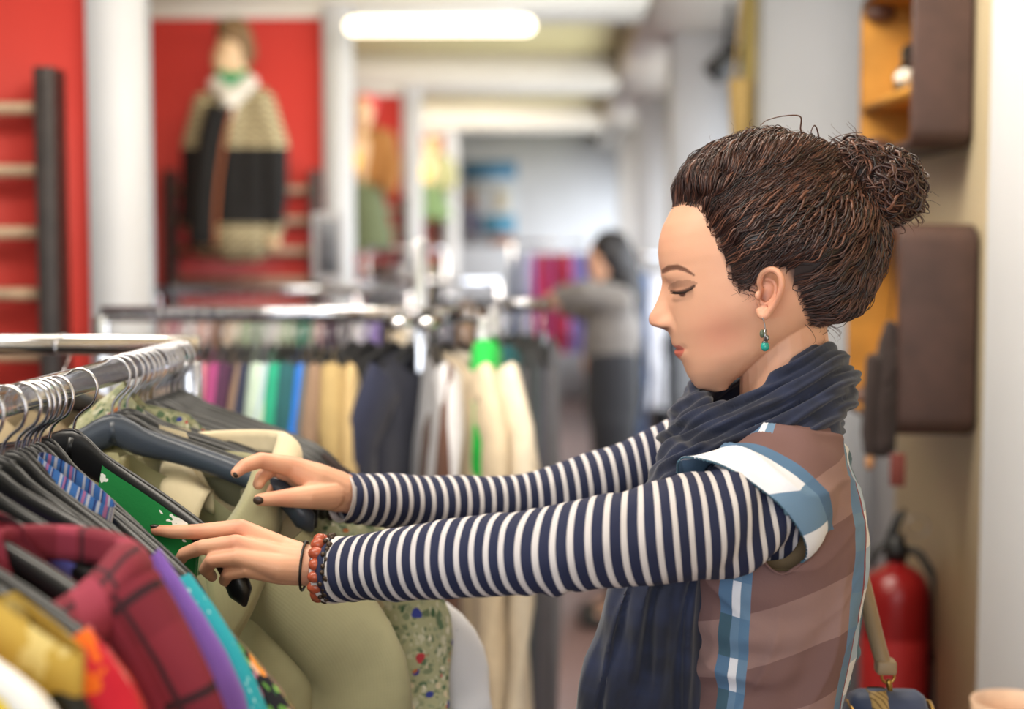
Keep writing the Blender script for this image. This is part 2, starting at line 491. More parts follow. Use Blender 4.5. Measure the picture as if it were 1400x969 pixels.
# poster on the back wall
t0 = pix(632, 221, 15.58); t1 = pix(706, 335, 15.58)
t = thing('wall_poster', 'large blue and white poster with a figure on back wall', 'poster', (t0[0], 15.6, t1[2]))
W, H = t1[0] - t0[0], t0[2] - t1[2]
MB().box(0, W, -0.02, -0.001, 0, H).obj('panel', paint('poster_white', (205, 210, 214)), t, False)
def flatbit(nm, rgb, x0, x1, y0, y1): MB().box(W * x0, W * x1, -0.026, -0.0205, H * y0, H * y1).obj(nm, paint('print_%d_%d_%d' % rgb, rgb), t, False)
flatbit('blue_banner', (74, 130, 165), 0, 1, 0.80, 1); flatbit('blue_field', (95, 165, 200), 0.35, 0.98, 0.14, 0.36); flatbit('orange_block', (190, 130, 90), 0.5, 0.95, 0.0, 0.12)
flatbit('pale_figure', (225, 215, 190), 0.6, 0.85, 0.4, 0.66)
MB().ball((W * .14, -0.03, H * .55), (W * .1, .012, H * .08)).obj('figure_head', paint('print_head', (150, 95, 60)), t)
MB().chain([((W * .14, -0.03, H * .42), W * .09), ((W * .2, -0.03, H * .2), W * .12)]).obj('figure_body', paint('print_body', (70, 70, 110)), t).scale = (1, .35, 1)

# framed notice standing on a rack bar  (built after the racks: sits at NOTICE)
# ------------------------------------------------------------------ suitcases on the tan wall
M_case = solid('brown_leather', (74, 52, 46), 0.5, 0, 0.10, 20, 0.15); M_lining = solid('ochre_lining', (188, 132, 52), 0.7, 0, 0.10, 14); M_brass = metal('brass', (190, 150, 80), 0.3)


def suitcase(px0, px1, py0, py1, yn, label, shelf=False, gone=0.0):
    a = pix(px0, py1, yn); b = pix(px1, py0, yn)
    x0, x1, z0, z1 = a[0], 0.738, a[2], b[2]; L = 0.47; cy = yn + L / 2; cz = (z0 + z1) / 2; H = z1 - z0
    t = thing('suitcase', label, 'suitcase', (x1, cy, z0))
    D = x1 - x0; th = 0.014
    # shell: rounded box, open towards the aisle
    def ring(x, inset):
        pts = []; r = 0.035
        for cyy, czz, a0 in ((L / 2 - r, H - r, 0), (-L / 2 + r, H - r, 90), (-L / 2 + r, r, 180), (L / 2 - r, r, 270)):
            for k in range(6):
                an = R(a0 + 90 * k / 5); pts.append((x, cyy + (r - inset) * math.cos(an), czz + (r - inset) * math.sin(an)))
        return pts
    g = np.array([ring(-0.001, 0.006), ring(-0.006, 0.0), ring(-D + 0.004, 0.0), ring(-D, 0.004), ring(-D, th)])
    m = MB().grid(g, cv=True); n = g.shape[1]; m.F.append(tuple(range(n)))
    shell = m.obj('shell', M_case, t, True, 35)
    g = np.array([ring(-D, th), ring(-0.012, th)])
    m = MB().grid(g, cv=True); m.F.append(tuple(range(n, 2 * n)))
    lining = m.obj('lining', M_lining, t, True, 35)
    for cyy in (-1, 1):
        for czz in (0, 1):
            MB().ball((-D + 0.034, cyy * (L / 2 - 0.0265), 0.0265 + czz * (H - 0.053)), (0.033, 0.0225, 0.0225), 14, 10).obj('corner_cap', solid('corner_leather', (96, 66, 54), 0.45), shell)
    if shelf: MB().box(-D + 0.004, -0.013, -L / 2 + th + .001, L / 2 - th - .001, 0.10, 0.113).obj('shelf', M_lining, lining, False)
    return t, x0, z0, H, cy, L, D


sc1 = suitcase(1246, 1328, -60, 200, 2.66, 'open brown suitcase with ochre lining, mounted high on tan wall holding a shoe', True)
sc2 = suitcase(1226, 1333, 306, 597, 2.60, 'open brown leather suitcase on tan wall above the red extinguisher')
# shoe in the upper suitcase
t = thing('shoe', 'small black and white heeled shoe on suitcase shelf', 'shoe', (0.70 - 0.03, 2.86, sc1[2] + 0.1135))
sole = smooth_path([(-0.075, 0, 0.006, .02), (-0.03, 0, 0.008, .027), (0.03, 0, 0.03, .02), (0.07, 0, 0.055, .023)], 20)
MB().tube(sole[:, :3], sole[:, 3], 12, flat=0.25, up=(0, 1, 0)).obj('sole', solid('matt_black', (28, 28, 28)), t)
up = smooth_path([(-0.07, 0, 0.018, .015), (-0.03, 0, 0.03, .024), (0.03, 0, 0.055, .022), (0.065, 0, 0.085, .026)], 20)
MB().tube(up[:, :3], up[:, 3], 14).obj('upper', solid('black_leather', (36, 34, 34), 0.3), t)
MB().ball((-0.06, 0, 0.024), (.026, .022, .018)).obj('toe_cap', solid('white_leather', (220, 214, 200), 0.4), t)
MB().tube([(0.07, 0, 0.05), (0.078, 0, 0.0)], [.014, .008], 10).obj('heel', solid('black_leather', (36, 34, 34), 0.3), t)
for ch in t.children: ch.rotation_euler = (0, 0, R(70))

# small dark coat with a red-brown swing tag hanging from the lower suitcase
M_knit = fabric('dark_brown_knit', (48, 36, 34), 0.95)
p = pix(1207, 470, 2.62)
t = thing('small_coat', 'small dark brown coat hanging beside lower suitcase with red-brown tag', 'coat', (p[0], 2.62, p[2] + 0.03))
top = p[2] + 0.03
zb = pix(1207, 628, 2.62)[2] - top
m = MB().chain([((0.012, 0, 0.0), .012), ((0.010, 0, -.05), .022), ((0.002, 0, -.12), .026), ((0.0, 0, zb + .03), .027)]); V, F = remesh(m, 0.003, 4); V += normals(V, F) * (fbm(V, 140, 3) * .0015)[:, None]
link('coat_body', mesh_from('coat_body', V, F, V[:, [0, 2]]), M_knit, t)
MB().chain([((-.018, -.01, -.06), .014), ((-.024, -.012, zb + .05), .015), ((-.022, -.012, zb + .02), .013)]).obj('sleeve', M_knit, t)
MB().ball((-.022, -.012, zb - .002), (.009, .009, .016)).obj('cuff_lining', solid('tan_cuff', (178, 128, 86)), t)
MB().tube([(0.01, 0, 0.005), (sc2[1] - p[0] + .002, 0.0, sc2[2] + sc2[3] - .012 - top)], .0015, 6).obj('hanging_cord', M_post, t)
pt = pix(1227, 643, 2.585)
MB().box(pt[0] - p[0] - .013, pt[0] - p[0] + .013, -.038, -.032, pt[2] - top - .028, pt[2] - top + .03, .001).obj('swing_tag', solid('red_brown_card', (112, 46, 36), 0.6), t, False)
MB().tube([(0.012, 0, zb + .03), (pt[0] - p[0], -.035, pt[2] - top + .028)], .001, 6).obj('tag_string', M_post, t)

# straw bag hanging at the first pillar
M_straw = solid('straw', (200, 168, 104), 0.8, 0, 0.12, 60, 0.3)
p = pix(1012, 150, 4.0)
t = thing('straw_bag', 'straw yellow hanging bag beside first white pillar', 'bag', (p[0], 4.0, p[2] - .1))
w = 0.05
g = np.array([[(0.5 * w * math.cos(a) * k * (1.0), 0.03 * math.sin(a) * k, z) for a in np.arange(20) / 20 * 2 * PI] for z, k in ((0, .05), (0.002, .8), (.02, .95), (.1, 1.15), (.17, 1.25), (.18, 1.2))])
MB().grid(g, cv=True).obj('bag_body', M_straw, t)
MB().tube(smooth_path([(-.02, 0, .175), (-.005, 0, .32), (.02, .0, .55), (.03, 0, .64)], 12), .004, 8).obj('strap', M_straw, t)
p2 = pix(1024, 80, 4.03)
t = thing('hanging_scarf', 'long olive yellow scarf hanging down the first pillar edge', 'scarf', (p2[0], 4.025, 0))
g = np.array([[(x * 0.036 * 0.5, 0.012 * math.sin(x * 5 + z * 3), z) for x in np.linspace(-1, 1, 12)] for z in np.linspace(1.72, 2.6, 24)]); g2 = g + np.array((0, .004, 0))
MB().grid(g).grid(g2, flip=True).obj('cloth', fabric('olive_yellow', (176, 158, 96)), t)
MB().tube([(0, 0.0, 2.58), (0, 0.02, 2.65)], .004, 8).obj('hook', M_post, t)

# fire extinguisher
M_ext = solid('extinguisher_red', (128, 18, 20), 0.28, 0, 0.05, 8); M_blk = solid('black_plastic', (24, 24, 25), 0.4)
p = pix(1232, 778, 2.9); rad = 0.0675
t = thing('fire_extinguisher', 'red fire extinguisher with black valve head mounted on tan wall', 'fire extinguisher', (0.671, 2.9, p[2] - 0.43))
MB().lathe([(0, 0), (.05, 0), (rad, .012), (rad, .375), (rad * .96, .398), (rad * .8, .42), (rad * .5, .435), (.02, .44), (.016, .452), (0, .452)], seg=32).obj('cylinder', M_ext, t)
MB().lathe([(.0, .45), (.022, .45), (.024, .475), (.018, .485), (.016, .5), (0, .5)], seg=16).obj('valve', M_blk, t)
MB().chain([((-.012, 0, .49), .011), ((.004, 0, .535), .009), ((.012, 0, .545), .007)], 10).obj('lever', M_blk, t)
MB().chain([((-.012, -.004, .485), .009), ((-.042, -.01, .47), .008), ((-.052, -.012, .44), .006)], 10).obj('carry_handle', M_blk, t)
MB().tube(smooth_path([(.02, .0, .47), (.045, -.02, .46), (.0755, -.035, .38), (.072, -.045, .2), (.06, -.05, .1)], 24), .008, 10).obj('hose', M_blk, t)
MB().tube([(.005 + .022 * math.cos(a) + .03, -.02, .52 + .02 * math.sin(a)) for a in np.linspace(0, 2 * PI, 20)], .0012, 6).obj('safety_pin', metal('steel', (170, 170, 172), .3), t)
MB().lathe([(rad + .0006, .15), (rad + .0006, .3)], seg=32).obj('instruction_band', solid('faded_red_label', (158, 34, 34), .4), t)
MB().box(.03, .0685, -.03, .03, .25, .27).obj('wall_bracket', M_blk, t, False)

# pale wooden bowl on the near stand
p = pix(1385, 958, 2.05)
t = thing('wooden_bowl', 'pale pinkish wooden bowl on round stand by the door jamb', 'bowl', (p[0], 2.05, p[2] - .09))
MB().lathe([(0, 0), (.03, 0), (.045, .02), (.055, .06), (.058, .09), (.054, .09), (.05, .06), (.04, .024), (0, .012)], seg=32).obj('bowl_shell', solid('pale_wood', (222, 186, 158), .5, 0, .06, 40), t)
t = thing('plant_stand', 'slim round wooden stand holding the pale bowl', 'stand', (p[0], 2.05, 0))
zt = p[2] - .0905
MB().lathe([(0, zt - .02), (.058, zt - .02), (.06, zt - .01), (.058, zt), (0, zt)], seg=28).obj('stand_top', M_rung, t)
for k in range(3):
    a = 2 * PI * k / 3 + .5; MB().tube([(.04 * math.cos(a), .04 * math.sin(a), zt - .02), (.052 * math.cos(a), .052 * math.sin(a), 0)], [.009, .007], 10).obj('leg', M_rung, t)

# ------------------------------------------------------------------ mannequins on the partitions
M_skinm = solid('mannequin_skin', (226, 190, 150), 0.5, 0, 0.03); M_hairm = solid('mannequin_hair', (120, 92, 60), 0.7, 0, .15, 60)
def blob(mb, vox=0.008, sm=6): return remesh(mb, vox, sm)
def put(name, V, F, mat, t): return link(name, mesh_from(name, V, F, V[:, [0, 2]]), mat, t)


s = 6.15 / 2000.0
def mp(px, py, Y=6.15): return pix(px, py, Y)
b = mp(318, 340); t = thing('mannequin', 'mannequin in black and cream patterned jacket with green scarf on red partition', 'mannequin', (b[0], 6.15, b[2]))
def L(px, py, dy=0.0): v = pix(px, py, 6.15) - np.array((b[0], 6.15, b[2])); v[1] += dy; return v
# head, neck, hands as one skin body
m = MB(); m.ball(L(316, 72), (.062, .08, .105)).ball(L(308, 85, -.02), (.05, .06, .075)).ball(L(296, 74, -.02), (.014, .014, .02)).capsule(L(320, 90), .05, L(322, 125), .055)
m.capsule(L(325, 130), .08, L(325, 300), .10); V, F = blob(m, .006, 4); put('mannequin_body', V, F, M_skinm, t)
m = MB(); m.ball(L(320, 50, .01), (.072, .088, .085)).ball(L(328, 66, .03), (.058, .08, .095)).ball(L(312, 38, -.02), (.05, .06, .035)); V, F = blob(m, .006, 4); V += normals(V, F) * (fbm(V, 90, 1) * .004)[:, None]; put('hair', V, F, M_hairm, t)
M_jk = NT('nordic_knit', .9); M_jk.uv()
f1 = M_jk.math('FRACT', M_jk.math('MULTIPLY', M_jk.v, 22)); zz = M_jk.math('ADD', M_jk.v, M_jk.math('MULTIPLY', M_jk.math('PINGPONG', M_jk.u, .02), .6))
f2 = M_jk.math('LESS_THAN', M_jk.math('FRACT', M_jk.math('MULTIPLY', zz, 34)), .42)
blk = lin((24, 22, 22)); crm = lin((205, 190, 150))
up_ = M_jk.math('GREATER_THAN', M_jk.v, .42); low = M_jk.math('LESS_THAN', M_jk.v, .10)
pat = M_jk.mix(f2, crm, lin((70, 62, 50))); band = M_jk.math('MAXIMUM', up_, low)
M_jk = M_jk.out(M_jk.mix(band, blk, pat))
m = MB()
for (x0, y0, x1, y1, r0, r1) in ((290, 165, 285, 250, .10, .12), (350, 165, 345, 250, .10, .12), (285, 250, 285, 325, .12, .10), (345, 250, 340, 325, .12, .12), (320, 140, 320, 320, .11, .14)):
    m.capsule(L(x0, y0), r0 * .9, L(x1, y1), r1 * .9)
V, F = blob(m, .008, 8); V += normals(V, F) * (fbm(V, 30, 5) * .006)[:, None]; put('jacket', V, F, M_jk, t)
for pts in (((358, 140), (375, 200), (376, 260), (374, 318)), ((285, 145), (272, 200), (270, 260), (262, 300))):
    m = MB().chain([(L(x, y, -.03), r) for (x, y), r in zip(pts, (.06, .065, .06, .045))]); V, F = blob(m, .007, 5); put('sleeve', V, F, M_jk, t)
m = MB().chain([(L(372, 318, -.03), .035), (L(376, 332, -.04), .03)]); V, F = blob(m, .006, 3); put('hand', V, F, M_skinm, t)
M_trim = stripes('braid_trim', (150, 78, 36), [(.05, 0, .03, (24, 22, 20), 'v')])
tp = np.array([L(x, y, -.15) for x, y in ((312, 150), (300, 190), (292, 260), (288, 335))]); tp = smooth_path(tp, 20)
MB().tube(tp, .045, 12, up=(0, 1, 0), flat=1.0).obj('front_panel', solid('black_wool', (26, 24, 24), .9), t).scale = (1, .98, 1)
for dx in (-12, 14):
    q = np.array([L(x + dx, y, -.165 + abs(dx) * .0006) for x, y in ((312, 150), (302, 190), (292, 260), (288, 338))]); MB().tube(smooth_path(q, 20), .019, 8, up=(0, 1, 0), flat=1).obj('front_braid', M_trim, t)
m = MB().chain([(L(300, 118, -.06), .035), (L(322, 140, -.09), .04), (L(345, 115, -.05), .035)]).chain([(L(318, 135, -.1), .035), (L(322, 158, -.115), .025)]); V, F = blob(m, .006, 5); put('white_collar', V, F, fabric('white_cotton', (225, 220, 210)), t)
m = MB().chain([(L(306, 103, -.05), .025), (L(320, 114, -.07), .026), (L(336, 104, -.04), .024)]); V, F = blob(m, .005, 5); put('neck_scarf', V, F, fabric('emerald', (38, 160, 110)), t)
MB().tube([L(322, 130, .05), L(322, 130, .19)], .012, 8).obj('wall_peg', M_post, t)

def small_mannequin(px, py0, py1, Y, cols, label):
    b = pix(px, py1, Y); H = pix(px, py0, Y)[2] - b[2]
    t = thing('mannequin', label, 'mannequin', tuple(b))
    m = MB().ball((0, 0, H * .94), (.07, .085, .1)).capsule((0, 0, H * .88), .045, (0, 0, H * .78), .05).capsule((0, 0, H * .7), .1, (0, 0, H * .4), .09); V, F = blob(m, .01, 4); put('mannequin_body', V, F, M_skinm, t)
    m = MB().ball((0.01, .02, H * .97), (.078, .09, .085)); V, F = blob(m, .01, 3); put('headscarf', V, F, cols[0], t)
    m = MB().capsule((-.08, 0, H * .74), .09, (-.06, 0, H * .5), .10).capsule((.08, 0, H * .74), .09, (.06, 0, H * .5), .10); V, F = blob(m, .01, 6); put('jacket', V, F, cols[1], t)
    for sx in (-1, 1):
        m = MB().chain([((sx * .15, 0, H * .75), .06), ((sx * .19, -.03, H * .55), .055), ((sx * .17, -.08, H * .42), .045)]); V, F = blob(m, .01, 4); put('sleeve', V, F, cols[1], t)
    g = np.array([[((.10 + .09 * q) * math.cos(a) * (1 + .06 * math.sin(9 * a)), (.09 + .05 * q) * math.sin(a) * (1 + .06 * math.sin(9 * a)), H * (.5 - .5 * q)) for a in np.arange(36) / 36 * 2 * PI] for q in np.linspace(0, 1, 8)])
    MB().grid(g, cv=True).obj('skirt', cols[2], t)
    MB().ball((-.06, -.12, H * .6), (.05, .02, .07)).obj('brooch_flower', cols[3], t)
    MB().tube([(0, .05, H * .7), (0, {9.3: .296, 12.75: .246}[Y], H * .7)], .015, 8).obj('wall_peg', M_post, t)
    return t
small_mannequin(498, 138, 345, 9.3, (fabric('pink_cloth', (235, 90, 90)), fabric('ochre_tweed', (150, 100, 46)), fabric('moss_cloth', (96, 106, 76)), fabric('yellow_cloth', (235, 190, 30))), 'mannequin with pink headscarf, ochre jacket and mossy green skirt')
small_mannequin(588, 196, 300, 12.75, (fabric('straw_cloth', (180, 150, 70)), fabric('pale_olive', (150, 150, 110)), fabric('green_cloth', (96, 120, 80)), fabric('yellow_cloth', (235, 190, 30))), 'mannequin in pale olive jacket on furthest red partition')
# ------------------------------------------------------------------ clothes racks, hangers, garments
M_chrome = metal('chrome', (214, 214, 220), 0.16); M_hang = solid('black_hanger_plastic', (22, 23, 26), 0.32); M_hang_grey = solid('blue_grey_hanger_plastic', (62, 70, 84), 0.32); M_hang_white = solid('white_hanger_plastic', (232, 230, 226), 0.35)
BAR_Z = 1.478


def bar_mesh(mb, a, b, h=0.015, w=0.006):
    mb.tube([a, b], h, 14, up=(0, 0, 1), flat=w / h)
    return mb


_hm = {}


def hanger_meshes(res):
    if res in _hm: return _hm[res]
    n, sg = (61, 14) if res else (21, 6)
    arm = 0.225
    x = np.linspace(-arm, arm, n); u = np.abs(x) / arm
    z = -0.006 - 0.072 * u ** 1.35 - 0.030 * np.clip((u - .80) / .20, 0, 1) ** 2 + 0.010 * np.exp(-(x / .022) ** 2) - .010
    path = np.stack([x, -0.022 * u ** 2, z], 1)
    h = 0.0115 + 0.006 * np.exp(-(x / .05) ** 2) + .002 * u; ed = np.sqrt(np.clip(1 - np.clip((u - .955) / .045, 0, 1) ** 2, .02, 1)); h = h * ed
    th = (0.005 + 0.006 * u ** 1.5); th = th * ed
    body = MB().tube(path, h, sg, up=(0, 0, 1), flat=th / h)
    if res:  # raised rim along the upper edge
        body.tube(path + np.stack([0 * x, 0 * x - .0, h * .96], 1), .0022, 6)
        body.tube([(0, 0, -.02), (0, 0, .004)], .006, 10)
    hp = [(0, 0, -.004), (0, 0, .020), (.006, 0, .031), (.0165, 0, .042), (.0200, 0, .055)]
    for a in np.linspace(25, 200, 8): hp.append((.02 * math.cos(R(a)), 0, .055 + .02 * math.sin(R(a))))
    hook = MB().tube(smooth_path(hp, 44 if res else 20), .0017, 8 if res else 5)
    _hm[res] = (body.mesh('hanger_arm'), hook.mesh('hook'))
    return _hm[res]


def hanger(x, y, yaw, label, mat, res=1, bz=BAR_Z, group=None, name='coat_hanger', roll=0.0):
    """hook over a bar at x,y (world); returns neck point"""
    nz = bz + .0015 - .0755
    t = thing(name, label, 'hanger', (x, y, nz), yaw, group)
    t.rotation_euler = (0, roll, yaw); b, h = hanger_meshes(res)
    o = bpy.data.objects.new('hanger_arm', b); COL.objects.link(o); o.parent = t
    if len(b.materials) == 0: b.materials.append(M_hang)
    if mat is not M_hang: o.material_slots[0].link = 'OBJECT'; o.material_slots[0].material = mat
    o = bpy.data.objects.new('hook', h); COL.objects.link(o); o.parent = t
    if len(h.materials) == 0: h.materials.append(M_chrome)
    return (x, y, nz)


def shoulder_z(x, arm=.225):
    u = np.abs(x) / arm
    return -0.004 - 0.072 * u ** 1.35 - 0.05 * np.clip(u - .92, 0, 1) ** 1.0


def garment(at, yaw, name, label, cat, mat, length=.7, sleeve='long', neck=.085, dip=.07, thick=.03, flare=.0, res=1, seed=0, collar=None, cmat=None, width=.232, buttons=None, group=None, sl_out=.035, fold=.010, sl_len=None, low=.0, shift=.0, drop=1.0, steep=.0, roll=.0):
    rs = np.random.RandomState(seed + 11)
    t = thing(name, label, cat, (at[0], at[1], at[2]), yaw, group)
    t.rotation_euler = (0, roll, yaw)
    nb, nf = (46, 96) if res else (14, 28)
    bb = np.linspace(0, 1, nb) ** 1.25; ph = np.arange(nf) / nf * 2 * PI
    P = np.zeros((nb, nf, 3)); UV = np.zeros((nb, nf, 2))
    a = np.cos(ph); sd = np.sin(ph)
    a = np.sign(a) * np.abs(a) ** 0.85
    k1, k2, k3 = rs.uniform(18, 30), rs.uniform(35, 60), rs.uniform(0, 6.28)
    for i, b in enumerate(bb):
        w = width * (1 - .10 * min(1, b * 5) * (1 if sleeve else .2)) + flare * b
        x = a * w
        zt = shoulder_z(x + shift) * drop + .0165 - low - steep * np.clip(x + shift - .10, 0, 1)
        nk = np.clip(1 - (np.abs(x) / neck) ** 2.5, 0, 1) * (neck > .01)
        zt = zt - np.where(sd < 0, dip, .02) * nk
        z = zt * (1 - b) + (-length) * b
        z = np.where(b == 0, zt, zt + (-length - zt) * b)
        th = (.012 + (thick - .012) * min(1, b * 4)) * np.abs(sd) ** .7 * np.sign(sd)
        f = fold * min(1, b * 2.5) * (np.sin(k1 * x + 3 * b + k3) + .6 * np.sin(k2 * x - 2 * b + 2 * k3))
        sg = min(1, b * 6)
        P[i, :, 0] = x + .008 * math.sin(5 * b + k3) * b; P[i, :, 1] = th + f * sg - .022 * (np.abs(x + shift) / .225) ** 2 * (1 - b); P[i, :, 2] = z
        UV[i, :, 0] = x + np.where(sd < 0, 0, 1.3); UV[i, :, 1] = z
    P[:, :, 0] += shift
    mb = MB().grid(P, cv=True, UV=UV, flip=True)
    gb = mb.obj('body', mat, t)
    if sleeve:
        L = sl_len or (.56 if sleeve == 'long' else .20)
        n, sg = (34, 26) if res else (9, 10)
        for s in (-1, 1):
            q = np.linspace(0, 1, n)
            e = np.clip(q * L / .10, 0, 1)
            zs = float(shoulder_z(np.array(shift + s * (width - .05)))) * drop + .0165 - low - steep * max(0, shift + s * (width - .05) - .10)
            px = shift + s * (width - .065 + (.055 + sl_out) * np.sin(e * PI / 2) + .012 * np.sin(q * 4 + k3) * q)
            pz = zs - .045 - q * L + .030 * (1 - e)
            py = -.02 + .012 * np.sin(3 * q + k3 * 2) * q + 0 * q
            rad = (.060 - .014 * q) if sleeve == 'long' else (.066 + .012 * q)
            fl = .42 + .12 * np.sin(7 * q + k3)
            g = tube_grid(np.stack([px, py, pz], 1), rad, sg, up=(1, 0, 0), flat=fl)
            an = np.arange(sg) / sg * 2 * PI
            g[:, :, 0] += .0025 * np.sin(3 * an[None] + 25 * q[:, None] + k3); g[:, :, 1] += .004 * np.sin(2 * an[None] - 19 * q[:, None] + k3)
            uv = np.stack([np.broadcast_to((an * .045)[None], g.shape[:2]) + s * .7, np.broadcast_to((pz)[:, None], g.shape[:2])], 2)
            m = MB().grid(g, cv=True, UV=uv)
            # turned-in hem
            h = g[-1] * .9 + g[-1].mean(0) * .1; m.grid(np.array([g[-1], h, h + np.array((0, 0, .03))]), cv=True)
            m.obj('sleeve', mat, t)
    if collar:
        stand, fall, ra, rb = collar
        n, ks = (61, 12) if res else (21, 7)
        th = np.linspace(R(-90 + 16), R(270 - 16), n); P = np.zeros((n, ks, 3)); UV = np.zeros((n, ks, 2))
        for j, k in enumerate(np.linspace(0, 1, ks)):
            if k < .4: q = k / .4; r = 1.0 - .03 * q; zz = stand * q; out = 0
            else:
                q = (k - .4) / .6; out = (.006 + .022 * q + .008 * math.sin(q * PI)); zz = stand + .006 * math.sin(q * PI) - fall * q; r = .97
            fr = np.clip((-np.sin(th) - .2) / .8, 0, 1)   # 1 at front
            x = np.cos(th) * (ra * r + out * (1 + .6 * fr)); y = np.sin(th) * (rb * r + out)
            base = -.012 - dip * .85 * np.clip(-np.sin(th), 0, 1) ** 1.3 + .012
            ext = fall * .55 * fr ** 3 * (max(0, (k - .4) / .6)) ** 1.0
            P[:, j] = np.stack([shift + x + np.sign(np.cos(th)) * ext * .3, y - .01, base + zz - ext + float(shoulder_z(np.array(shift))) * drop - low], 1)
            UV[:, j] = np.stack([th * .07, np.full(n, k * .1)], 1)
        Q = P.copy(); m = MB().grid(P, UV=UV)
        o = m.obj('collar', cmat or mat, t); so = o.modifiers.new('thickness', 'SOLIDIFY'); so.thickness = .0022
    if buttons:
        for k in range(buttons[0]):
            z = -.10 - k * .085
            MB().lathe([(0, 0), (.006, 0), (.0062, .0015), (.004, .0025), (0, .002)], seg=12).obj('button', buttons[1], gb).matrix_basis = Matrix.Translation((.004, -thick - .004, z)) @ Matrix.Rotation(R(90), 4, 'X')
    return t


# ---- near rack (left foreground)
NX = -0.5
t = thing('clothes_rack', 'chrome clothes rack in the foreground packed with black hangers', 'clothes rack', (NX, 1.45, 0))
bar_mesh(MB(), (0, -.65, BAR_Z - .015), (0, .50, BAR_Z - .015)).obj('hanging_bar', M_chrome, t)
bar_mesh(MB(), (.012, .517, BAR_Z - .008), (-.95, .517, BAR_Z - .008), .014, .010).obj('cross_bar', M_chrome, t)
bar_mesh(MB(), (-.93, -.65, BAR_Z - .015), (-.93, .50, BAR_Z - .015)).obj('hanging_bar', M_chrome, t)
bar_mesh(MB(), (.0, -.06, BAR_Z - .02), (-.93, -.06, BAR_Z - .02), .012, .008).obj('cross_bar', M_chrome, t)
for x in (0, -.93):
    for y in (-.64, .517):
        MB().box(x - .0125, x + .0125, y - .0125, y + .0125, .03, BAR_Z - .03, .003).obj('upright', M_chrome, t, False)
        MB().ball((x, y, .017), (.02, .02, .0165)).obj('foot', M_blk, t)
MB().tube([(-.05, -.06, BAR_Z - .012), (-.05, -.06, BAR_Z + .012)], .004, 8).obj('fixing_screw', M_chrome, t)

FL = floral
M_yel = FL('yellow_orange_print', (236, 204, 50), [(24, .36, [(240, 130, 30), (250, 240, 220), (246, 170, 30)]), (32, .26, [(70, 170, 60), (245, 245, 235), (30, 110, 50)])], wob=.03)
M_mus = FL('mustard_print', (205, 168, 74), [(22, .40, [(232, 206, 130), (190, 150, 60), (150, 140, 60)]), (24, .30, [(38, 38, 42), (235, 225, 200), (60, 60, 60)])], wob=.05)
M_redp = FL('red_orange_print', (206, 24, 52), [(26, .38, [(240, 110, 20), (250, 235, 235), (225, 30, 90)]), (22, .2, [(250, 225, 230), (200, 20, 60)])], wob=.04)
M_crim = FL('crimson_blossom', (140, 20, 44), [(38, .30, [(235, 200, 200), (210, 130, 140), (240, 220, 210)])])
M_burg = stripes('burgundy_check', (128, 36, 54), [(.06, .01, .005, (52, 20, 32), 'v'), (.06, .03, .02, (118, 30, 48), 'v'), (.07, .03, .004, (56, 22, 34), 'u'), (.09, .06, .022, (148, 50, 72), 'u')])
M_purp = fabric('lilac_purple', (130, 92, 196)); M_turq = FL('turquoise_dot', (34, 168, 190), [(190, .26, [(180, 232, 236), (34, 168, 190)])])
M_bfl = FL('black_floral', (24, 24, 36), [(90, .5, [(232, 190, 170), (240, 150, 60), (200, 110, 150)]), (84, .42, [(96, 150, 66), (130, 180, 90), (40, 100, 60)]), (60, .2, [(250, 220, 80), (240, 240, 230), (230, 100, 40)])], wob=.01)
M_teal = FL('teal_orange_floral', (18, 96, 106), [(52, .36, [(226, 92, 36), (230, 110, 50), (206, 70, 40)]), (70, .24, [(70, 190, 190), (240, 240, 240), (60, 60, 140)])])
M_bstr = stripes('blue_striped_cotton', (66, 120, 196), [(.011, 0, .003, (200, 205, 225), 'u'), (.023, .006, .003, (190, 120, 170), 'u'), (.017, .004, .002, (40, 60, 130), 'u')])
M_grn = FL('green_white_print', (14, 128, 62), [(30, .30, [(240, 244, 240), (14, 128, 62), (240, 244, 240)])], wob=.08)
M_sage = fabric('sage_canvas', (168, 164, 130), .9, 700, .07); M_cream2 = fabric('cream_lace', (220, 206, 174))
M_flor = FL('meadow_floral', (176, 176, 140), [(190, .5, [(150, 158, 128), (196, 196, 168), (120, 134, 104), (168, 170, 140)]), (105, .42, [(128, 140, 108), (206, 204, 180), (150, 156, 124), (104, 120, 92)]), (70, .30, [(190, 60, 70), (56, 66, 150), (214, 200, 170), (96, 120, 90)]), (75, .22, [(226, 220, 200), (70, 100, 70), (190, 110, 60)])], wob=.012)
M_wht = FL('white_eyelet', (224, 224, 230), [(120, .10, [(150, 150, 165), (224, 224, 230)])]); M_cord = stripes('brown_corduroy', (50, 36, 34), [(.006, 0, .002, (34, 24, 23), 'u')])
M_lav = fabric('periwinkle', (112, 112, 206)); M_gy = fabric('charcoal_wool', (52, 52, 56)); M_ltgrn = fabric('pale_green_linen', (196, 204, 172)); M_dkblu = fabric('ink_cotton', (34, 38, 62))
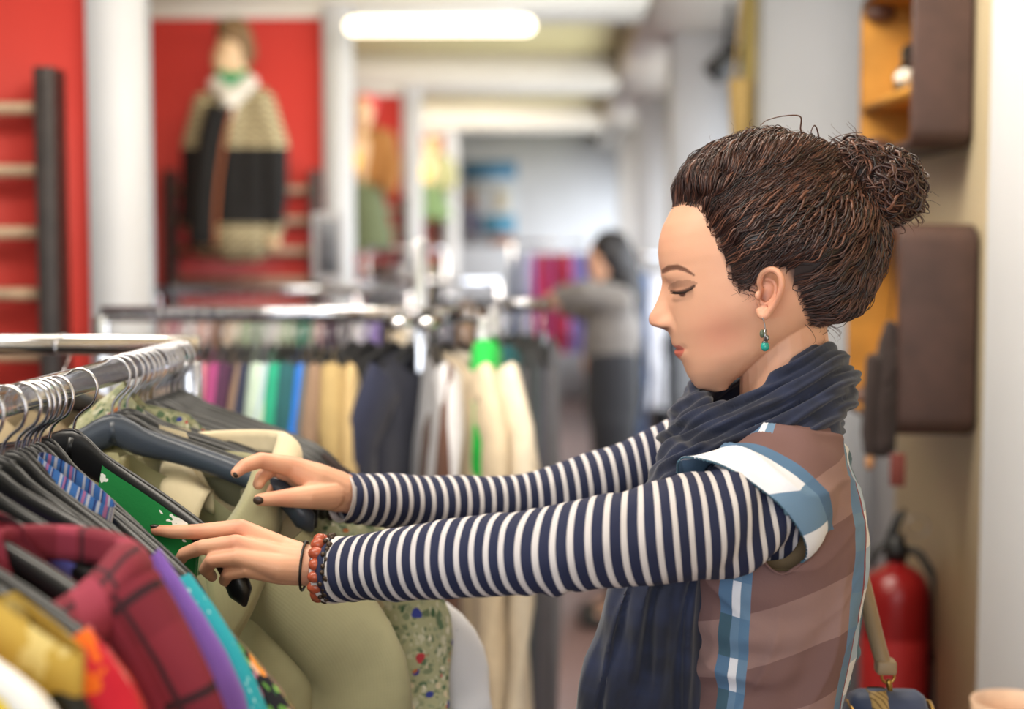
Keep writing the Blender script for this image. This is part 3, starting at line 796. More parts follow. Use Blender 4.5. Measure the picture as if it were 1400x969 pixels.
near = [
    (0.935, -13, 'blouse', 'yellow blouse with orange and green print on white hanger', 'blouse', M_yel, dict(length=.6, sleeve=None, neck=.05, seed=1, low=.03, shift=.09, width=.11), M_hang_white),
    (0.985, -14, 'blouse', 'mustard yellow blouse with black and cream print', 'blouse', M_mus, dict(length=.6, sleeve=None, neck=.04, seed=2, low=-.006, shift=.10, width=.11), M_hang),
    (1.030, -15, 'dress', 'bright red dress with orange and white print', 'dress', M_redp, dict(length=.85, sleeve='short', neck=.17, seed=3, low=.035, sl_out=.0, width=.21), M_hang),
    (1.066, -14, 'blouse', 'crimson blouse scattered with pale blossoms', 'blouse', M_crim, dict(length=.65, sleeve='short', neck=.17, seed=4, low=.05, sl_out=.0, width=.21), M_hang),
    (1.115, -15, 'shirt', 'burgundy checked shirt with pointed collar on near rack', 'shirt', M_burg, dict(length=.72, sleeve='long', neck=.045, dip=.05, seed=5, collar=(.028, .04, .05, .04), buttons=(6, solid('dark_button', (40, 16, 26), .3)), sl_out=.012, shift=.13, width=.108, thick=.035), M_hang),
    (1.165, -16, 'top', 'periwinkle blue top half hidden behind burgundy shirt', 'top', M_lav, dict(length=.6, sleeve=None, neck=.06, seed=6, shift=.05, width=.09, low=.02), M_hang),
    (1.205, -15, 'cardigan', 'lilac purple satin cardigan beside burgundy shirt', 'cardigan', M_purp, dict(length=.65, sleeve='long', neck=.185, seed=7, sl_out=.022, low=.008, width=.222), M_hang),
    (1.245, -16, 'top', 'turquoise dotted top beside the purple cardigan', 'top', M_turq, dict(length=.6, sleeve='long', neck=.19, seed=8, sl_out=.028, low=.045), M_hang),
    (1.285, -17, 'dress', 'black dress with dense bright meadow flowers', 'dress', M_bfl, dict(length=.9, sleeve='long', neck=.18, seed=9, sl_out=.085, low=.04), M_hang),
    (1.318, -17, 'blouse', 'teal blouse with orange flowers behind black floral dress', 'blouse', M_teal, dict(length=.7, sleeve='long', neck=.18, seed=10, sl_out=.025, low=.05), M_hang),
    (1.345, -17, 'shirt', 'blue shirt with fine coloured stripes on near rack', 'shirt', M_bstr, dict(length=.7, sleeve=None, neck=.002, dip=.0, seed=11, width=.045, shift=.06, low=.0), M_hang),
    (1.362, -16, 'top', 'ink blue top hidden between striped and green shirts', 'top', M_dkblu, dict(length=.6, sleeve=None, neck=.14, seed=12, width=.2, low=.05), M_hang),
    (1.478, -13, 'shirt', 'emerald green shirt with bold white swirls', 'shirt', M_grn, dict(length=.62, sleeve=None, neck=.002, dip=.0, seed=13, width=.062, shift=.10, low=.022), M_hang),
    (1.615, 2, 'coat', 'sage green canvas coat with wide collar under the hands', 'coat', M_sage, dict(length=.85, sleeve='long', neck=.075, dip=.11, thick=.045, seed=14, collar=(.035, .085, .078, .06), sl_out=.045, fold=.006, shift=.085, width=.155, drop=1.1, low=.042, steep=.6), M_hang_grey),
    (1.672, 4, 'blouse', 'cream lace blouse with ruffled collar behind sage coat', 'blouse', M_cream2, dict(length=.5, sleeve=None, neck=.05, seed=15, collar=(.03, .045, .055, .045), width=.085, shift=.12, low=.014), M_hang),
    (1.712, 4, 'dress', 'pale green meadow dress with small red and blue flowers', 'dress', M_flor, dict(length=.9, sleeve='long', neck=.06, seed=16, sl_out=.05, fold=.012, flare=.05, shift=.12, width=.16, drop=1.1, low=.0, steep=.4), M_hang),
    (1.755, 4, 'shirt', 'white eyelet shirt with short wide sleeves', 'shirt', M_wht, dict(length=.7, sleeve='short', neck=.10, seed=17, sl_out=.11, sl_len=.26, low=.15, shift=.08, width=.16), M_hang),
    (1.785, 3, 'top', 'pale green linen top behind white eyelet shirt', 'top', M_ltgrn, dict(length=.5, sleeve=None, neck=.06, seed=18, width=.10, shift=.02, low=.02), M_hang),
    (1.815, 2, 'jacket', 'charcoal wool jacket near the rack end', 'jacket', M_gy, dict(length=.7, sleeve=None, neck=.15, seed=19, width=.21, low=.03), M_hang),
    (1.855, 0, 'jacket', 'dark brown corduroy jacket at the rack end', 'jacket', M_cord, dict(length=.95, sleeve='long', neck=.17, seed=20, sl_out=.06, thick=.04, low=.045, drop=1.2), M_hang),
]
for y, yaw, nm, lab, cat, mat, kw, hm in near:
    hn = {M_hang: 'black plastic', M_hang_white: 'white plastic', M_hang_grey: 'blue-grey plastic'}[hm]
    short = ' '.join(lab.split()[:4 if lab.split()[3] not in ('with', 'half', 'and') else 3])
    rl = R(10) if 'emerald' in lab else (R(4 + 1.5 * math.sin(y * 90) + 9 * max(0, min(1, (y - 1.25) / .08))) if y < 1.45 else R(1.5 * math.sin(y * 70)))
    at = hanger(NX, y, R(yaw), '%s hanger carrying the %s' % (hn, short), hm, roll=rl)
    garment(at, R(yaw), nm, lab, cat, mat, roll=rl, **kw)
# bare hangers in between
def _short(lab): return ' '.join(lab.split()[:4 if lab.split()[3] not in ('with', 'half', 'and') else 3])
for y, yaw in ((1.332, -15), (1.376, -14), (1.405, -22), (1.64, 2), (1.69, 3), (1.735, 3), (1.80, 2), (1.835, 1), (1.88, 0), (1.905, -2)):
    bef = [g for g in near if g[0] < y][-1]; aft = [g for g in near if g[0] > y]
    lab = 'empty black hanger between the %s and the %s' % (_short(bef[3]), _short(aft[0][3]) if aft else 'rack end')
    hanger(NX, y, R(yaw), lab, M_hang, group='empty black hangers on the near rack', roll=R(13.5) if y < 1.45 else 0)
# hangers on the far side bar of the near rack
for y, yaw in ((1.80, 10), (1.86, 14)):
    hanger(-1.43, y, R(yaw), 'black hanger on the back bar of the near rack', M_hang, group='hangers on the back bar')
p = pix(86, 470, 1.967)
at = hanger(p[0], 1.967, R(80), 'black hanger hooked on the cross bar of near rack', M_hang, bz=BAR_Z + .006)
garment(at, R(80), 'top', 'tan and cream knitted top hanging from the cross bar', 'top', FL('tan_knit', (190, 172, 140), [(30, .3, [(60, 50, 44), (226, 214, 190)])]), length=.5, sleeve='short', res=0, neck=.08)

# ---- background racks
CH = {'dusty pink': (196, 120, 140), 'magenta': (158, 62, 120), 'plum': (70, 32, 66), 'black': (26, 26, 30), 'pale mint': (180, 200, 186), 'sky grey': (168, 186, 200), 'jade': (24, 152, 120), 'dark teal': (22, 84, 92), 'slate': (88, 96, 104), 'bright blue': (24, 112, 214), 'taupe': (142, 116, 96), 'khaki': (176, 152, 104), 'sand': (196, 170, 122), 'cream': (222, 204, 176), 'ivory': (228, 216, 196), 'vivid green': (30, 190, 74), 'bottle green': (14, 92, 74), 'grey': (118, 116, 124), 'mid grey': (96, 96, 110), 'rose': (206, 60, 110), 'red': (190, 30, 50), 'lavender': (150, 132, 200), 'white': (225, 225, 232), 'navy': (32, 38, 66), 'denim blue': (86, 112, 156), 'pale green': (170, 190, 160), 'brown': (96, 64, 52), 'blush': (222, 190, 186), 'floral white': (214, 214, 220)}
def cmat(c): return fabric('cloth_' + c.replace(' ', '_'), CH[c])
def rack(name_label, x0, x1, y, bz=BAR_Z, posts=(0, 1)):
    t = thing('clothes_rack', name_label, 'clothes rack', ((x0 + x1) / 2, y, 0)); h = (x1 - x0) / 2
    bar_mesh(MB(), (-h, 0, bz - .015), (h, 0, bz - .015)).obj('hanging_bar', M_chrome, t)
    for k in posts:
        x = (-h, h)[k]; MB().box(x - .0125, x + .0125, -.0125, .0125, 0.02, bz - .02, .002).obj('upright', M_chrome, t, False)
        MB().box(x - .02, x + .02, -.28, .28, .0, .022, .004).obj('foot_rail', M_chrome, t, False)
    return t
def hang_row(items, y, yaw, bz, where, length=.7):
    cnt = {}
    for it in items: cnt[it[1]] = cnt.get(it[1], 0) + 1
    for k, it in enumerate(items):
        px, c = it[:2]; kw = dict(it[2]) if len(it) > 2 else {}
        x = pix(px, 420, y)[0]; yw = R(kw.pop('yaw', yaw) + random.uniform(-4, 4)); nm = kw.pop('name', 'shirt')
        prev = items[k - 1][1] if k else None; nx = ' next to %s' % prev if prev else ''
        at = hanger(x, y, yw, 'black hanger holding %s %s%s on %s' % (c, nm, nx, where), M_hang, 0, bz, 'hangers on ' + where)
        prev = items[k - 1][1] if k else None
        lab = '%s %s hanging on %s' % (c, nm, where)
        if prev: lab += ', next to %s' % prev
        kw.setdefault('length', length)
        garment(at, yw, nm, lab, nm, cmat(c), res=0, seed=k * 7 + int(y * 10), group='clothes on ' + where, **kw)

x0 = pix(138, 420, 2.8)[0]; x1 = pix(662, 410, 2.8)[0]
rk = rack('chrome clothes rack behind the near rack with black jackets and cream coats', x0, x1, 2.8, 1.49)
px = pix(576, 500, 2.84)[0] - (x0 + x1) / 2
MB().box(px - .012, px + .012, .02, .044, .02, 1.62, .002).obj('upright', M_chrome, rk, False)
for k in (0, 1):
    MB().tube([(px + .02 + k * .05, .0, 1.478), (px - .03 + k * .05, -.16, 1.462)], .012, 10).obj('display_arm', M_chrome, rk)
row = [(222, 'brown'), (236, 'taupe'), (250, 'dusty pink'), (266, 'black'), (282, 'dusty pink'), (303, 'magenta'), (318, 'plum'), (330, 'taupe'), (343, 'navy'), (358, 'pale mint'), (371, 'sky grey'), (384, 'jade'), (394, 'dark teal'), (404, 'slate'), (416, 'bright blue'), (432, 'taupe'), (446, 'khaki'), (462, 'sand'), (482, 'black', dict(yaw=62, name='jacket', length=.85)), (503, 'black', dict(yaw=58, name='coat', length=.9)), (536, 'black', dict(yaw=52, name='jacket', length=1.05, thick=.05)), (560, 'navy', dict(yaw=75, name='coat', length=1.05)),
       (588, 'floral white', dict(name='dress', length=.75)), (600, 'brown'), (610, 'cream', dict(yaw=112, name='coat', length=.66, flare=.06, thick=.06)), (634, 'ivory', dict(yaw=115, name='coat', length=.80, flare=.08, thick=.06)), (652, 'vivid green', dict(yaw=92, width=.13, length=.42))]
hang_row(row, 2.8, 95, 1.49, 'the middle rack', .62)
x0 = pix(676, 420, 3.3)[0]; x1 = pix(752, 410, 3.3)[0]
rack('short chrome rack end holding teal and grey clothes by the aisle', x0, x1, 3.3, 1.49, (0,))
hang_row([(684, 'bottle green', dict(name='dress', length=.8)), (696, 'dark teal', dict(name='dress', length=.85)), (712, 'grey', dict(name='trousers', sleeve=None, length=.85)), (727, 'slate', dict(name='trousers', sleeve=None, length=.85)), (742, 'mid grey', dict(name='trousers', sleeve=None, length=.9))], 3.3, 88, 1.49, 'the short aisle rack')
x0 = pix(212, 395, 4.4)[0]; x1 = pix(560, 388, 4.4)[0]
rack('long chrome clothes rack with pastel tops in the second row', x0, x1, 4.4, 1.49)
pal = ['blush', 'dusty pink', 'white', 'blush', 'taupe', 'ivory', 'pale green', 'pale mint', 'white', 'pale green', 'jade', 'blush', 'plum', 'grey', 'white', 'lavender', 'black', 'cream']
hang_row([(240 + 18 * k, c) for k, c in enumerate(pal)], 4.4, 90, 1.49, 'the pastel rack', .6)
x0 = pix(486, 380, 5.7)[0]; x1 = pix(682, 378, 5.7)[0]
rack('chrome clothes rack with dark clothes in the third row', x0, x1, 5.7, 1.49)
hang_row([(500 + 19 * k, c) for k, c in enumerate(['navy', 'black', 'grey', 'slate', 'brown', 'black', 'mid grey', 'taupe', 'black', 'grey'])], 5.7, 90, 1.49, 'the dark rack', .8)
x0 = pix(500, 340, 8.2)[0]; x1 = pix(608, 338, 8.2)[0]
rack('tall chrome rack standing before the ochre mannequin', x0, x1, 8.2, 1.61)
hang_row([(512 + 14 * k, c) for k, c in enumerate(['black', 'brown', 'grey', 'white', 'black', 'cream', 'black'])], 8.2, 90, 1.61, 'the tall back rack', .8)
x0 = pix(700, 335, 11.0)[0]; x1 = pix(815, 335, 11.0)[0]
rack('far chrome rack of pink and purple clothes', x0, x1, 11.0, 1.66)
hang_row([(704 + 9.5 * k, c) for k, c in enumerate(['denim blue', 'white', 'lavender', 'rose', 'rose', 'magenta', 'red', 'red', 'lavender', 'lavender', 'denim blue', 'navy'])], 11.0, 90, 1.66, 'the far colourful rack', .75)
x0 = pix(858, 380, 7.1)[0]; x1 = pix(915, 380, 7.1)[0]
rack('short chrome rack by the window pillar behind second shopper', x0, x1, 7.1, 1.58)
hang_row([(864, 'black', dict(length=.9)), (875, 'denim blue', dict(length=.9)), (885, 'white', dict(length=.45)), (896, 'white', dict(length=.5)), (906, 'black', dict(length=.8))], 7.1, 90, 1.58, 'the pillar rack')
x0 = pix(700, 330, 14.2)[0]; x1 = pix(800, 330, 14.2)[0]
# framed notice on the pastel rack
a = pix(424, 372, 4.36); b_ = pix(466, 290, 4.36)
t = thing('notice_frame', 'white framed grey notice standing on the pastel rack bar', 'sign', ((a[0] + b_[0]) / 2, 4.40, 1.4905), R(8))
W, H = b_[0] - a[0], b_[2] - 1.4905
MB().box(-W / 2, W / 2, -.008, .008, .012, H, .003).obj('frame', M_white, t, False)
MB().box(-W / 2 + .018, W / 2 - .018, -.0105, -.0085, .035, H - .022).obj('notice_panel', solid('grey_notice', (128, 132, 140), .6, 0, .12, 60), t, False)
MB().box(-.02, .02, -.02, .02, 0, .014).obj('clip_foot', M_chrome, t, False)
# ------------------------------------------------------------------ the shopper (in profile, facing the rack)
CRn = np.array(CR)


def proj(P):
    q = (np.asarray(P) - np.array((0, 0, CAMZ))) @ CRn
    return CXP + FPX * q[:, 0] / -q[:, 2], CYP - FPX * q[:, 1] / -q[:, 2]


YM = 1.55
O_ = pix(1050, 400, YM); EX = pix(1051, 400, YM) - O_; EZ = pix(1050, 399, YM) - O_; KPX = float(np.linalg.norm(EX))
UV_ = np.array((-.2126, .977)); BV_ = np.array((.977, .2126))
def ac(px, py): d = np.array((px - 1050., 400. - py)); return float(d @ BV_), float(d @ UV_)
def from_ac(a, c, lat):
    dx = a * BV_[0] + c * UV_[0]; du = a * BV_[1] + c * UV_[1]
    return O_ + EX * dx[..., None] + EZ * du[..., None] + np.stack([0 * lat, lat * KPX, 0 * lat], -1)
def table(pts):
    q = sorted([ac(*p)[::-1] for p in pts]); return np.array([x[0] for x in q]), np.array([x[1] for x in q])
front = [(975, 536), (951, 531), (947, 525), (939, 513), (935, 503), (931, 495), (924, 488), (920.5, 482), (923.5, 477), (919.5, 473), (917.5, 469), (916, 461), (912, 453), (903, 449), (896, 447.5), (888, 444), (885.6, 437.5), (887, 431), (892.5, 422), (899, 407), (903, 396), (905, 385), (903.5, 370), (901, 361), (899.5, 345), (901, 328), (906, 310), (915, 292), (928, 270), (945, 249), (975, 226), (1005, 214), (1022, 211)]
base = [(975, 536), (951, 531), (947, 525), (939, 513), (935, 503), (931, 495), (922, 470), (917, 455), (907, 400), (905.5, 385), (903.5, 370), (901, 361), (899.5, 345), (901, 328), (906, 310), (915, 292), (928, 270), (945, 249), (975, 226), (1005, 214), (1022, 211)]
back = [(1022, 211), (1060, 212), (1110, 228), (1150, 258), (1176, 300), (1182, 335), (1174, 375), (1150, 412), (1115, 440), (1080, 462), (1055, 478), (1030, 498), (1003, 520), (985, 534)]
wtab = np.array([(-118, 10), (-108, 30), (-95, 46), (-75, 61), (-48, 74), (-20, 85), (5, 90), (30, 93), (70, 94), (110, 86), (140, 73), (165, 53), (180, 34), (190, 12), (193, 2)], float)


def head_grid(nr, nt):
    cf, af = table(front); cb, ab = table(base); ck, ak = table(back)
    cmin, cmax = max(cf[0], ck[0]) + .5, min(cf[-1], ck[-1]) - .3
    s = np.linspace(0, 1, nr); c = cmin + (cmax - cmin) * (.5 - .5 * np.cos(PI * (s * .92 + .08 * s * s))) if False else cmin + (cmax - cmin) * np.sin(s * PI / 2) ** .9
    th = np.linspace(0, 2 * PI, nt, endpoint=False)
    A0 = np.interp(c, cb, ab); A1 = np.interp(c, cf, af); AB = np.interp(c, ck, ak); W = np.interp(c, wtab[:, 0], wtab[:, 1])
    def sm_(v, k): 
        w_ = np.exp(-np.linspace(-2, 2, 2 * k + 1) ** 2); w_ /= w_.sum(); return np.convolve(np.pad(v, k, mode='edge'), w_, 'valid')
    kk = max(2, nr // 24); AB = sm_(AB, kk); W = np.where(c < 150, sm_(W, kk), W); A0 = np.where(c < 150, sm_(A0, max(1, nr // 60)), A0); A1 = sm_(A1, max(1, nr // 200))
    AB = np.maximum(AB, A0 + 2); A0 = np.minimum(A0, AB - 2)
    AC = A0 + .60 * (AB - A0)
    C = np.repeat(c[:, None], nt, 1)
    e = .88
    cx = np.sign(np.cos(th)) * np.abs(np.cos(th)) ** e; sy = np.sign(np.sin(th)) * np.abs(np.sin(th)) ** e
    A = np.where(cx[None] > 0, AC[:, None] - (AC - A0)[:, None] * cx[None], AC[:, None] - (AB - AC)[:, None] * cx[None])
    Lt = W[:, None] * sy[None]
    Lt = Lt * (1 - .03 * np.exp(-((C + 42) / 24) ** 2 - ((A + 62) / 34) ** 2) + .01 * np.exp(-((C + 4) / 16) ** 2 - ((A + 62) / 30) ** 2) + .04 * np.exp(-((C + 80) / 16) ** 2 - ((A + 35) / 26) ** 2))
    fr = np.clip(cx[None], 0, 1) ** .5
    # nose and lips: what the traced profile has in front of the base profile
    ex = (A0 - A1)[:, None]
    wn = np.interp(c, [-70, -40, -28, -18, 0, 20, 45, 60], [26, 26, 20, 17, 13, 9, 9, 20])[:, None]
    A = A - ex * np.exp(-(np.abs(Lt) / wn) ** 2.2) * (cx[None] > 0)
    y = np.abs(Lt)
    def bump(cc, yy, sc, sy_, amp): return amp * np.exp(-((C - cc) / sc) ** 2 - ((y - yy) / sy_) ** 2) * fr
    A = A - bump(-11, 17, 8, 7, 8.0) + bump(-11, 27, 9, 5, 3.2) + bump(3, 20, 8, 7, 1.5)      # nostril wings and their groove
    A = A + bump(30, 34, 14, 19, 7.0) + bump(40, 20, 10, 8, 3)        # eye sockets
    A = A - bump(24, 41, 9, 13, 6.5) + bump(16.5, 41, 2.2, 14, 1.6) + bump(34, 42, 2.5, 13, 1.5)   # lidded eyeballs and creases
    A = A - bump(52, 38, 8, 24, 2.5)                                  # brow ridge
    A = A - bump(-10, 52, 26, 24, 1.5)                                # cheeks
    A = A + 2.2 * np.exp(-((C + 47.5) / 1.9) ** 2) * np.clip(1 - (y / 30) ** 4, 0, 1) * fr   # parting of the lips
    A = A + bump(-47, 31, 6, 5, 2.0) + bump(-66, 0, 7, 22, 1.0)
    return A, C, Lt


def near_px(V):
    Q = np.array(V); Q[:, 1] = YM - np.abs(Q[:, 1] - YM); return proj(Q)


HPOLY = [(915, 286), (935, 281), (956, 284), (966, 310), (979, 334), (988, 358), (996, 384), (1010, 402), (1030, 398), (1042, 376), (1056, 366), (1072, 372), (1086, 400), (1096, 424), (1106, 449), (1140, 450), (1260, 420), (1300, 150), (1000, 100), (880, 200), (898, 268)]
A, C, Lt = head_grid(240, 220); HG = from_ac(A, C, Lt)
hm = MB().grid(HG, cv=True); n_ = HG.shape[1]; hm.F.append(tuple(range(n_))[::-1]); e_ = (HG.shape[0] - 1) * n_; hm.F.append(tuple(e_ + j for j in range(n_)))
def hp(px, py, Y): return pix(px, py, Y)
def both(pts):   # near side as traced, far side mirrored
    P = np.array([pix(*p[:3]) for p in pts]); Q = P.copy(); Q[:, 1] = 2 * YM - Q[:, 1]; return P, Q
def rp(r, Y): return r * Y / FPX
EY = 1.472
ear_tubes = [
    ([(1036, 405, 1.478), (1040, 396, 1.474), (1038, 384, 1.468), (1044, 372, 1.462), (1056, 368, 1.458), (1066, 375, 1.455), (1069, 388, 1.455), (1066, 402, 1.458), (1060, 415, 1.464), (1052, 425, 1.468), (1046, 432, 1.470), (1040, 430, 1.473), (1037, 421, 1.476)], [4.0, 3.8, 3.8, 4, 4.4, 4.6, 4.6, 4.4, 4.2, 5, 5.5, 5, 4]),
    ([(1046, 382, 1.468), (1055, 383, 1.466), (1061, 391, 1.465), (1060, 403, 1.467), (1053, 413, 1.470), (1045, 416, 1.473), (1040, 412, 1.474)], [2.6, 3, 3.4, 3.6, 3.2, 3.2, 3.4])]
for P0, r in ear_tubes:
    for S in both(P0):
        q = smooth_path(np.column_stack([S, r]), 40); hm.tube(q[:, :3], q[:, 3] * .75e-3, 10)
for S in both([(1051, 398, 1.481)]): hm.ball(S[0], (.0125, .006, .022), rot=Matrix.Rotation(R(10), 3, 'Y'))
for S in both([(1036.5, 404, 1.474)]): hm.ball(S[0], (.0035, .0035, .0045))
for S in both([(1045, 427, 1.473)]): hm.ball(S[0], (.006, .004, .0065))
hm.chain([(pix(1068, 415, YM), .046), (pix(1070, 460, YM), .047), (pix(1074, 510, YM), .048), (pix(1076, 575, YM), .050)], 24)
HV, HF = remesh(hm, 0.00125, 2, .4)
# paint: lips, brows, lash line, lids, cheeks
def skin_paint(V):
    n = len(V); skin = np.array(lin((224, 172, 142))[:3]); Cc = np.tile(skin, (n, 1))
    px, py = near_px(V); lat = np.abs(V[:, 1] - YM)
    d = (V - O_); dx = d @ EX / KPX ** 2; du = d @ EZ / (EZ @ EZ); c = dx * UV_[0] + du * UV_[1]; a = dx * BV_[0] + du * BV_[1]
    def blend(m, rgb):
        m = np.clip(m, 0, 1)[:, None]; return Cc * (1 - m) + m * np.array(lin(rgb)[:3])
    frontal = (a < -40)
    Cc = blend(.42 * np.exp(-((px - 985) / 34) ** 2 - ((py - 455) / 30) ** 2), (206, 118, 100))
    Cc = blend(.25 * np.exp(-((px - 895) / 14) ** 2 - ((py - 436) / 12) ** 2), (205, 120, 96))
    L_ = frontal & (c < -41.5) & (c > -59) & (lat / KPX < 29 * np.sqrt(np.clip(1 - ((c + 48.5) / 12) ** 2, 0, 1)) + 1)
    Cc = blend(L_ * .85, (196, 92, 84))
    Cc = blend(frontal * np.exp(-((c + 47.5) / 1.5) ** 2) * (lat / KPX < 28) * .8, (96, 40, 38))
    br = pdist(px, py, [(906, 371), (914, 366.5), (926, 365), (937, 368.5), (949, 376)])
    wid = np.interp(px, [904, 912, 930, 950], [2.8, 4.0, 3.6, 1.2])
    Cc = blend(frontal * (lat > .008) * np.clip((wid - br) / 1.6 + .4, 0, 1) * .9, (66, 42, 32))
    sh = inpoly(px, py, [(912, 396), (916, 388), (928, 383), (944, 383), (954, 386), (948, 394), (932, 399)])
    Cc = blend(frontal * (lat > .012) * sh * .5, (104, 72, 58))
    ll = pdist(px, py, [(917, 398), (925, 399.5), (934, 399), (942, 395.5), (949, 391)])
    Cc = blend(frontal * (lat > .012) * np.clip((np.interp(px, [915, 932, 950], [1.8, 3.4, 2.4]) - ll) / 1.2, 0, 1) * .95, (28, 20, 18))
    ir = np.hypot(px - 933, (py - 401.5) * 1.1); Cc = blend(frontal * (lat > .012) * np.clip((5.2 - ir) / 1.4, 0, 1) * .95, (34, 26, 24))
    ear = np.exp(-((px - 1054) / 20) ** 2 - ((py - 400) / 36) ** 2) * (lat > .062); Cc = blend(.4 * ear, (222, 130, 104))
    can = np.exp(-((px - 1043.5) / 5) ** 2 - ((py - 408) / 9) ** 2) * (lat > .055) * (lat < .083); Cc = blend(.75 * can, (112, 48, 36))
    hs = inpoly(px, py, HPOLY); hd_ = pdist(px, py, HPOLY[:16]); Cc = blend(hs * np.clip(hd_ / 9, 0, 1) * .95, (44, 30, 26))
    no = np.exp(-((px - 911) / 6) ** 2 - ((py - 448.5) / 2.6) ** 2) * (lat < .018); Cc = blend(.9 * no, (90, 44, 34))
    return np.column_stack([Cc, np.ones(n)])
HC = skin_paint(HV)

# hands (each finger its own chain), wrists and forearms
def J(pts): return [(pix(x, y, Y), r * Y / FPX) for x, y, Y, r in pts]
lh = MB()
for ch in (
    [(425, 772, 1.425, 26), (385, 752, 1.43, 20), (328, 722, 1.425, 13.5)], [(425, 774, 1.42, 26), (380, 765, 1.415, 22), (322, 743, 1.405, 13.5)], [(425, 776, 1.42, 25), (380, 775, 1.405, 20), (324, 762, 1.396, 13)], [(425, 780, 1.42, 22), (385, 784, 1.41, 16), (337, 778, 1.398, 12)],
    [(328, 722, 1.425, 13), (268, 727, 1.425, 11), (236, 727, 1.43, 9.6), (213, 724.5, 1.434, 7.6)],
    [(322, 743, 1.405, 13), (276, 748, 1.408, 11), (252, 757, 1.418, 9.6), (243, 770, 1.43, 7.8)],
    [(324, 762, 1.396, 12.5), (290, 766, 1.398, 10.6), (281, 778, 1.41, 9.4), (290, 788, 1.425, 7.8)],
    [(337, 778, 1.398, 11.5), (312, 784, 1.400, 9.6), (307, 793, 1.41, 8.5), (317, 798, 1.422, 7.2)],
    [(405, 758, 1.442, 17), (365, 746, 1.465, 14), (330, 738, 1.475, 12), (300, 735, 1.470, 9)],
    [(425, 774, 1.425, 25.5), (450, 779, 1.42, 27), (520, 772, 1.392, 34), (620, 763, 1.357, 42), (750, 750, 1.335, 44)]): lh.chain(J(ch))
LV, LF = remesh(lh, .00125, 7, .5)
rh = MB()
for ch in (
    [(462, 670, 1.672, 27), (430, 655, 1.655, 24), (400, 639, 1.642, 16)], [(462, 672, 1.675, 27), (432, 664, 1.668, 24), (402, 648, 1.665, 16)], [(462, 675, 1.675, 26), (432, 672, 1.675, 22), (405, 658, 1.682, 15)],
    [(400, 638, 1.642, 15), (356, 629, 1.620, 11.5), (334, 637, 1.604, 10), (323, 646, 1.596, 8)],
    [(402, 648, 1.662, 14), (372, 640, 1.648, 11), (358, 652, 1.630, 9.6), (353, 662, 1.618, 8)],
    [(405, 658, 1.682, 13), (378, 650, 1.675, 10.5), (366, 663, 1.66, 9), (366, 676, 1.648, 7.8)],
    [(410, 668, 1.692, 12), (392, 664, 1.69, 9.5), (384, 676, 1.68, 8.2), (386, 686, 1.668, 7)],
    [(450, 676, 1.655, 22), (420, 679, 1.628, 17), (385, 681, 1.612, 12), (355, 683, 1.600, 9)],
    [(462, 672, 1.675, 27), (490, 678, 1.68, 27), (560, 684, 1.695, 25), (700, 683, 1.715, 24)]): rh.chain(J([(x, y, Y - .055 * min(1, max(0, (560 - x) / 100)), r) for x, y, Y, r in ch]))
RV, RF = remesh(rh, .00135, 7, .5)
# trunk, upper arms and legs under the clothes
tr = MB().chain([(pix(1074, 575, YM), .048), (pix(1065, 690, YM), .07), (pix(1045, 800, YM), .08), (pix(1035, 960, YM), .075), (np.array((.225, YM, .95)), .09)], 20)
tr.capsule(pix(1070, 680, 1.45), .035, pix(1070, 680, 1.65), .035)
tr.chain(J([(750, 750, 1.335, 44), (900, 727, 1.355, 50), (1045, 685, 1.425, 50)])).chain(J([(700, 683, 1.715, 24), (760, 675, 1.72, 26), (820, 659, 1.72, 28), (880, 640, 1.715, 30), (940, 625, 1.70, 34), (1040, 650, 1.68, 42)]))
for s in (-1, 1): tr.chain([(np.array((.24, YM + s * .085, .90)), .085), (np.array((.235, YM + s * .09, .48)), .055), (np.array((.26, YM + s * .09, .09)), .035), (np.array((.15, YM + s * .095, .035)), .03)], 16)
TV, TF = remesh(tr, .007, 4)
allV = np.concatenate([HV, LV, RV, TV]); offs = np.cumsum([0, len(HV), len(LV), len(RV)]); allF = np.concatenate([np.asarray(F) + o for F, o in zip((HF, LF, RF, TF), offs)])
sk = np.array(lin((224, 172, 142)));
def hand_paint(V, spots):
    Cc = np.tile(sk, (len(V), 1))
    for p, r in spots:
        m = (.40 * np.exp(-(np.linalg.norm(V - pix(*p), axis=1) / r) ** 2))[:, None]; Cc = Cc * (1 - m) + m * np.array(lin((206, 118, 100)))
    return Cc
HCOL = np.concatenate([HC, hand_paint(LV, [((328, 718, 1.42), .012), ((322, 742, 1.4), .012), ((268, 727, 1.42), .010), ((215, 724, 1.43), .01), ((300, 775, 1.4), .012)]), hand_paint(RV, [((400, 636, 1.585), .012), ((356, 627, 1.565), .012), ((330, 640, 1.545), .012), ((385, 681, 1.555), .012)]), np.tile(sk, (len(TV), 1))])
M_skin = NT('skin', .48); at_ = M_skin.n('ShaderNodeAttribute'); at_.attribute_name = 'tint'
nz = M_skin.noise(M_skin.obj(), 55, 4); colr = M_skin.mix(M_skin.math('MULTIPLY', nz, .22), at_.outputs['Color'], lin((204, 124, 98)))
M_skin.b.inputs['Subsurface Weight'].default_value = .12; M_skin.b.inputs['Subsurface Radius'].default_value = (.008, .003, .0015); M_skin.b.inputs['Subsurface Scale'].default_value = .6
M_skin = M_skin.out(colr, M_skin.noise(M_skin.obj(), 900, 3), .0003, .25)
person = thing('person', 'woman in plaid shirt, striped sleeves and navy scarf reaching into the near rack', 'person', (.235, YM, 0))
PO = np.array((.235, YM, 0))
def wear(name, V, F, mat, U=None, parent=person, smooth=True):
    return link(name, mesh_from(name, np.asarray(V) - PO, F, V[:, [0, 2]] if U is None else U, smooth), mat, parent)
body = wear('body', allV, allF, M_skin); color_attr(body.data, HCOL)

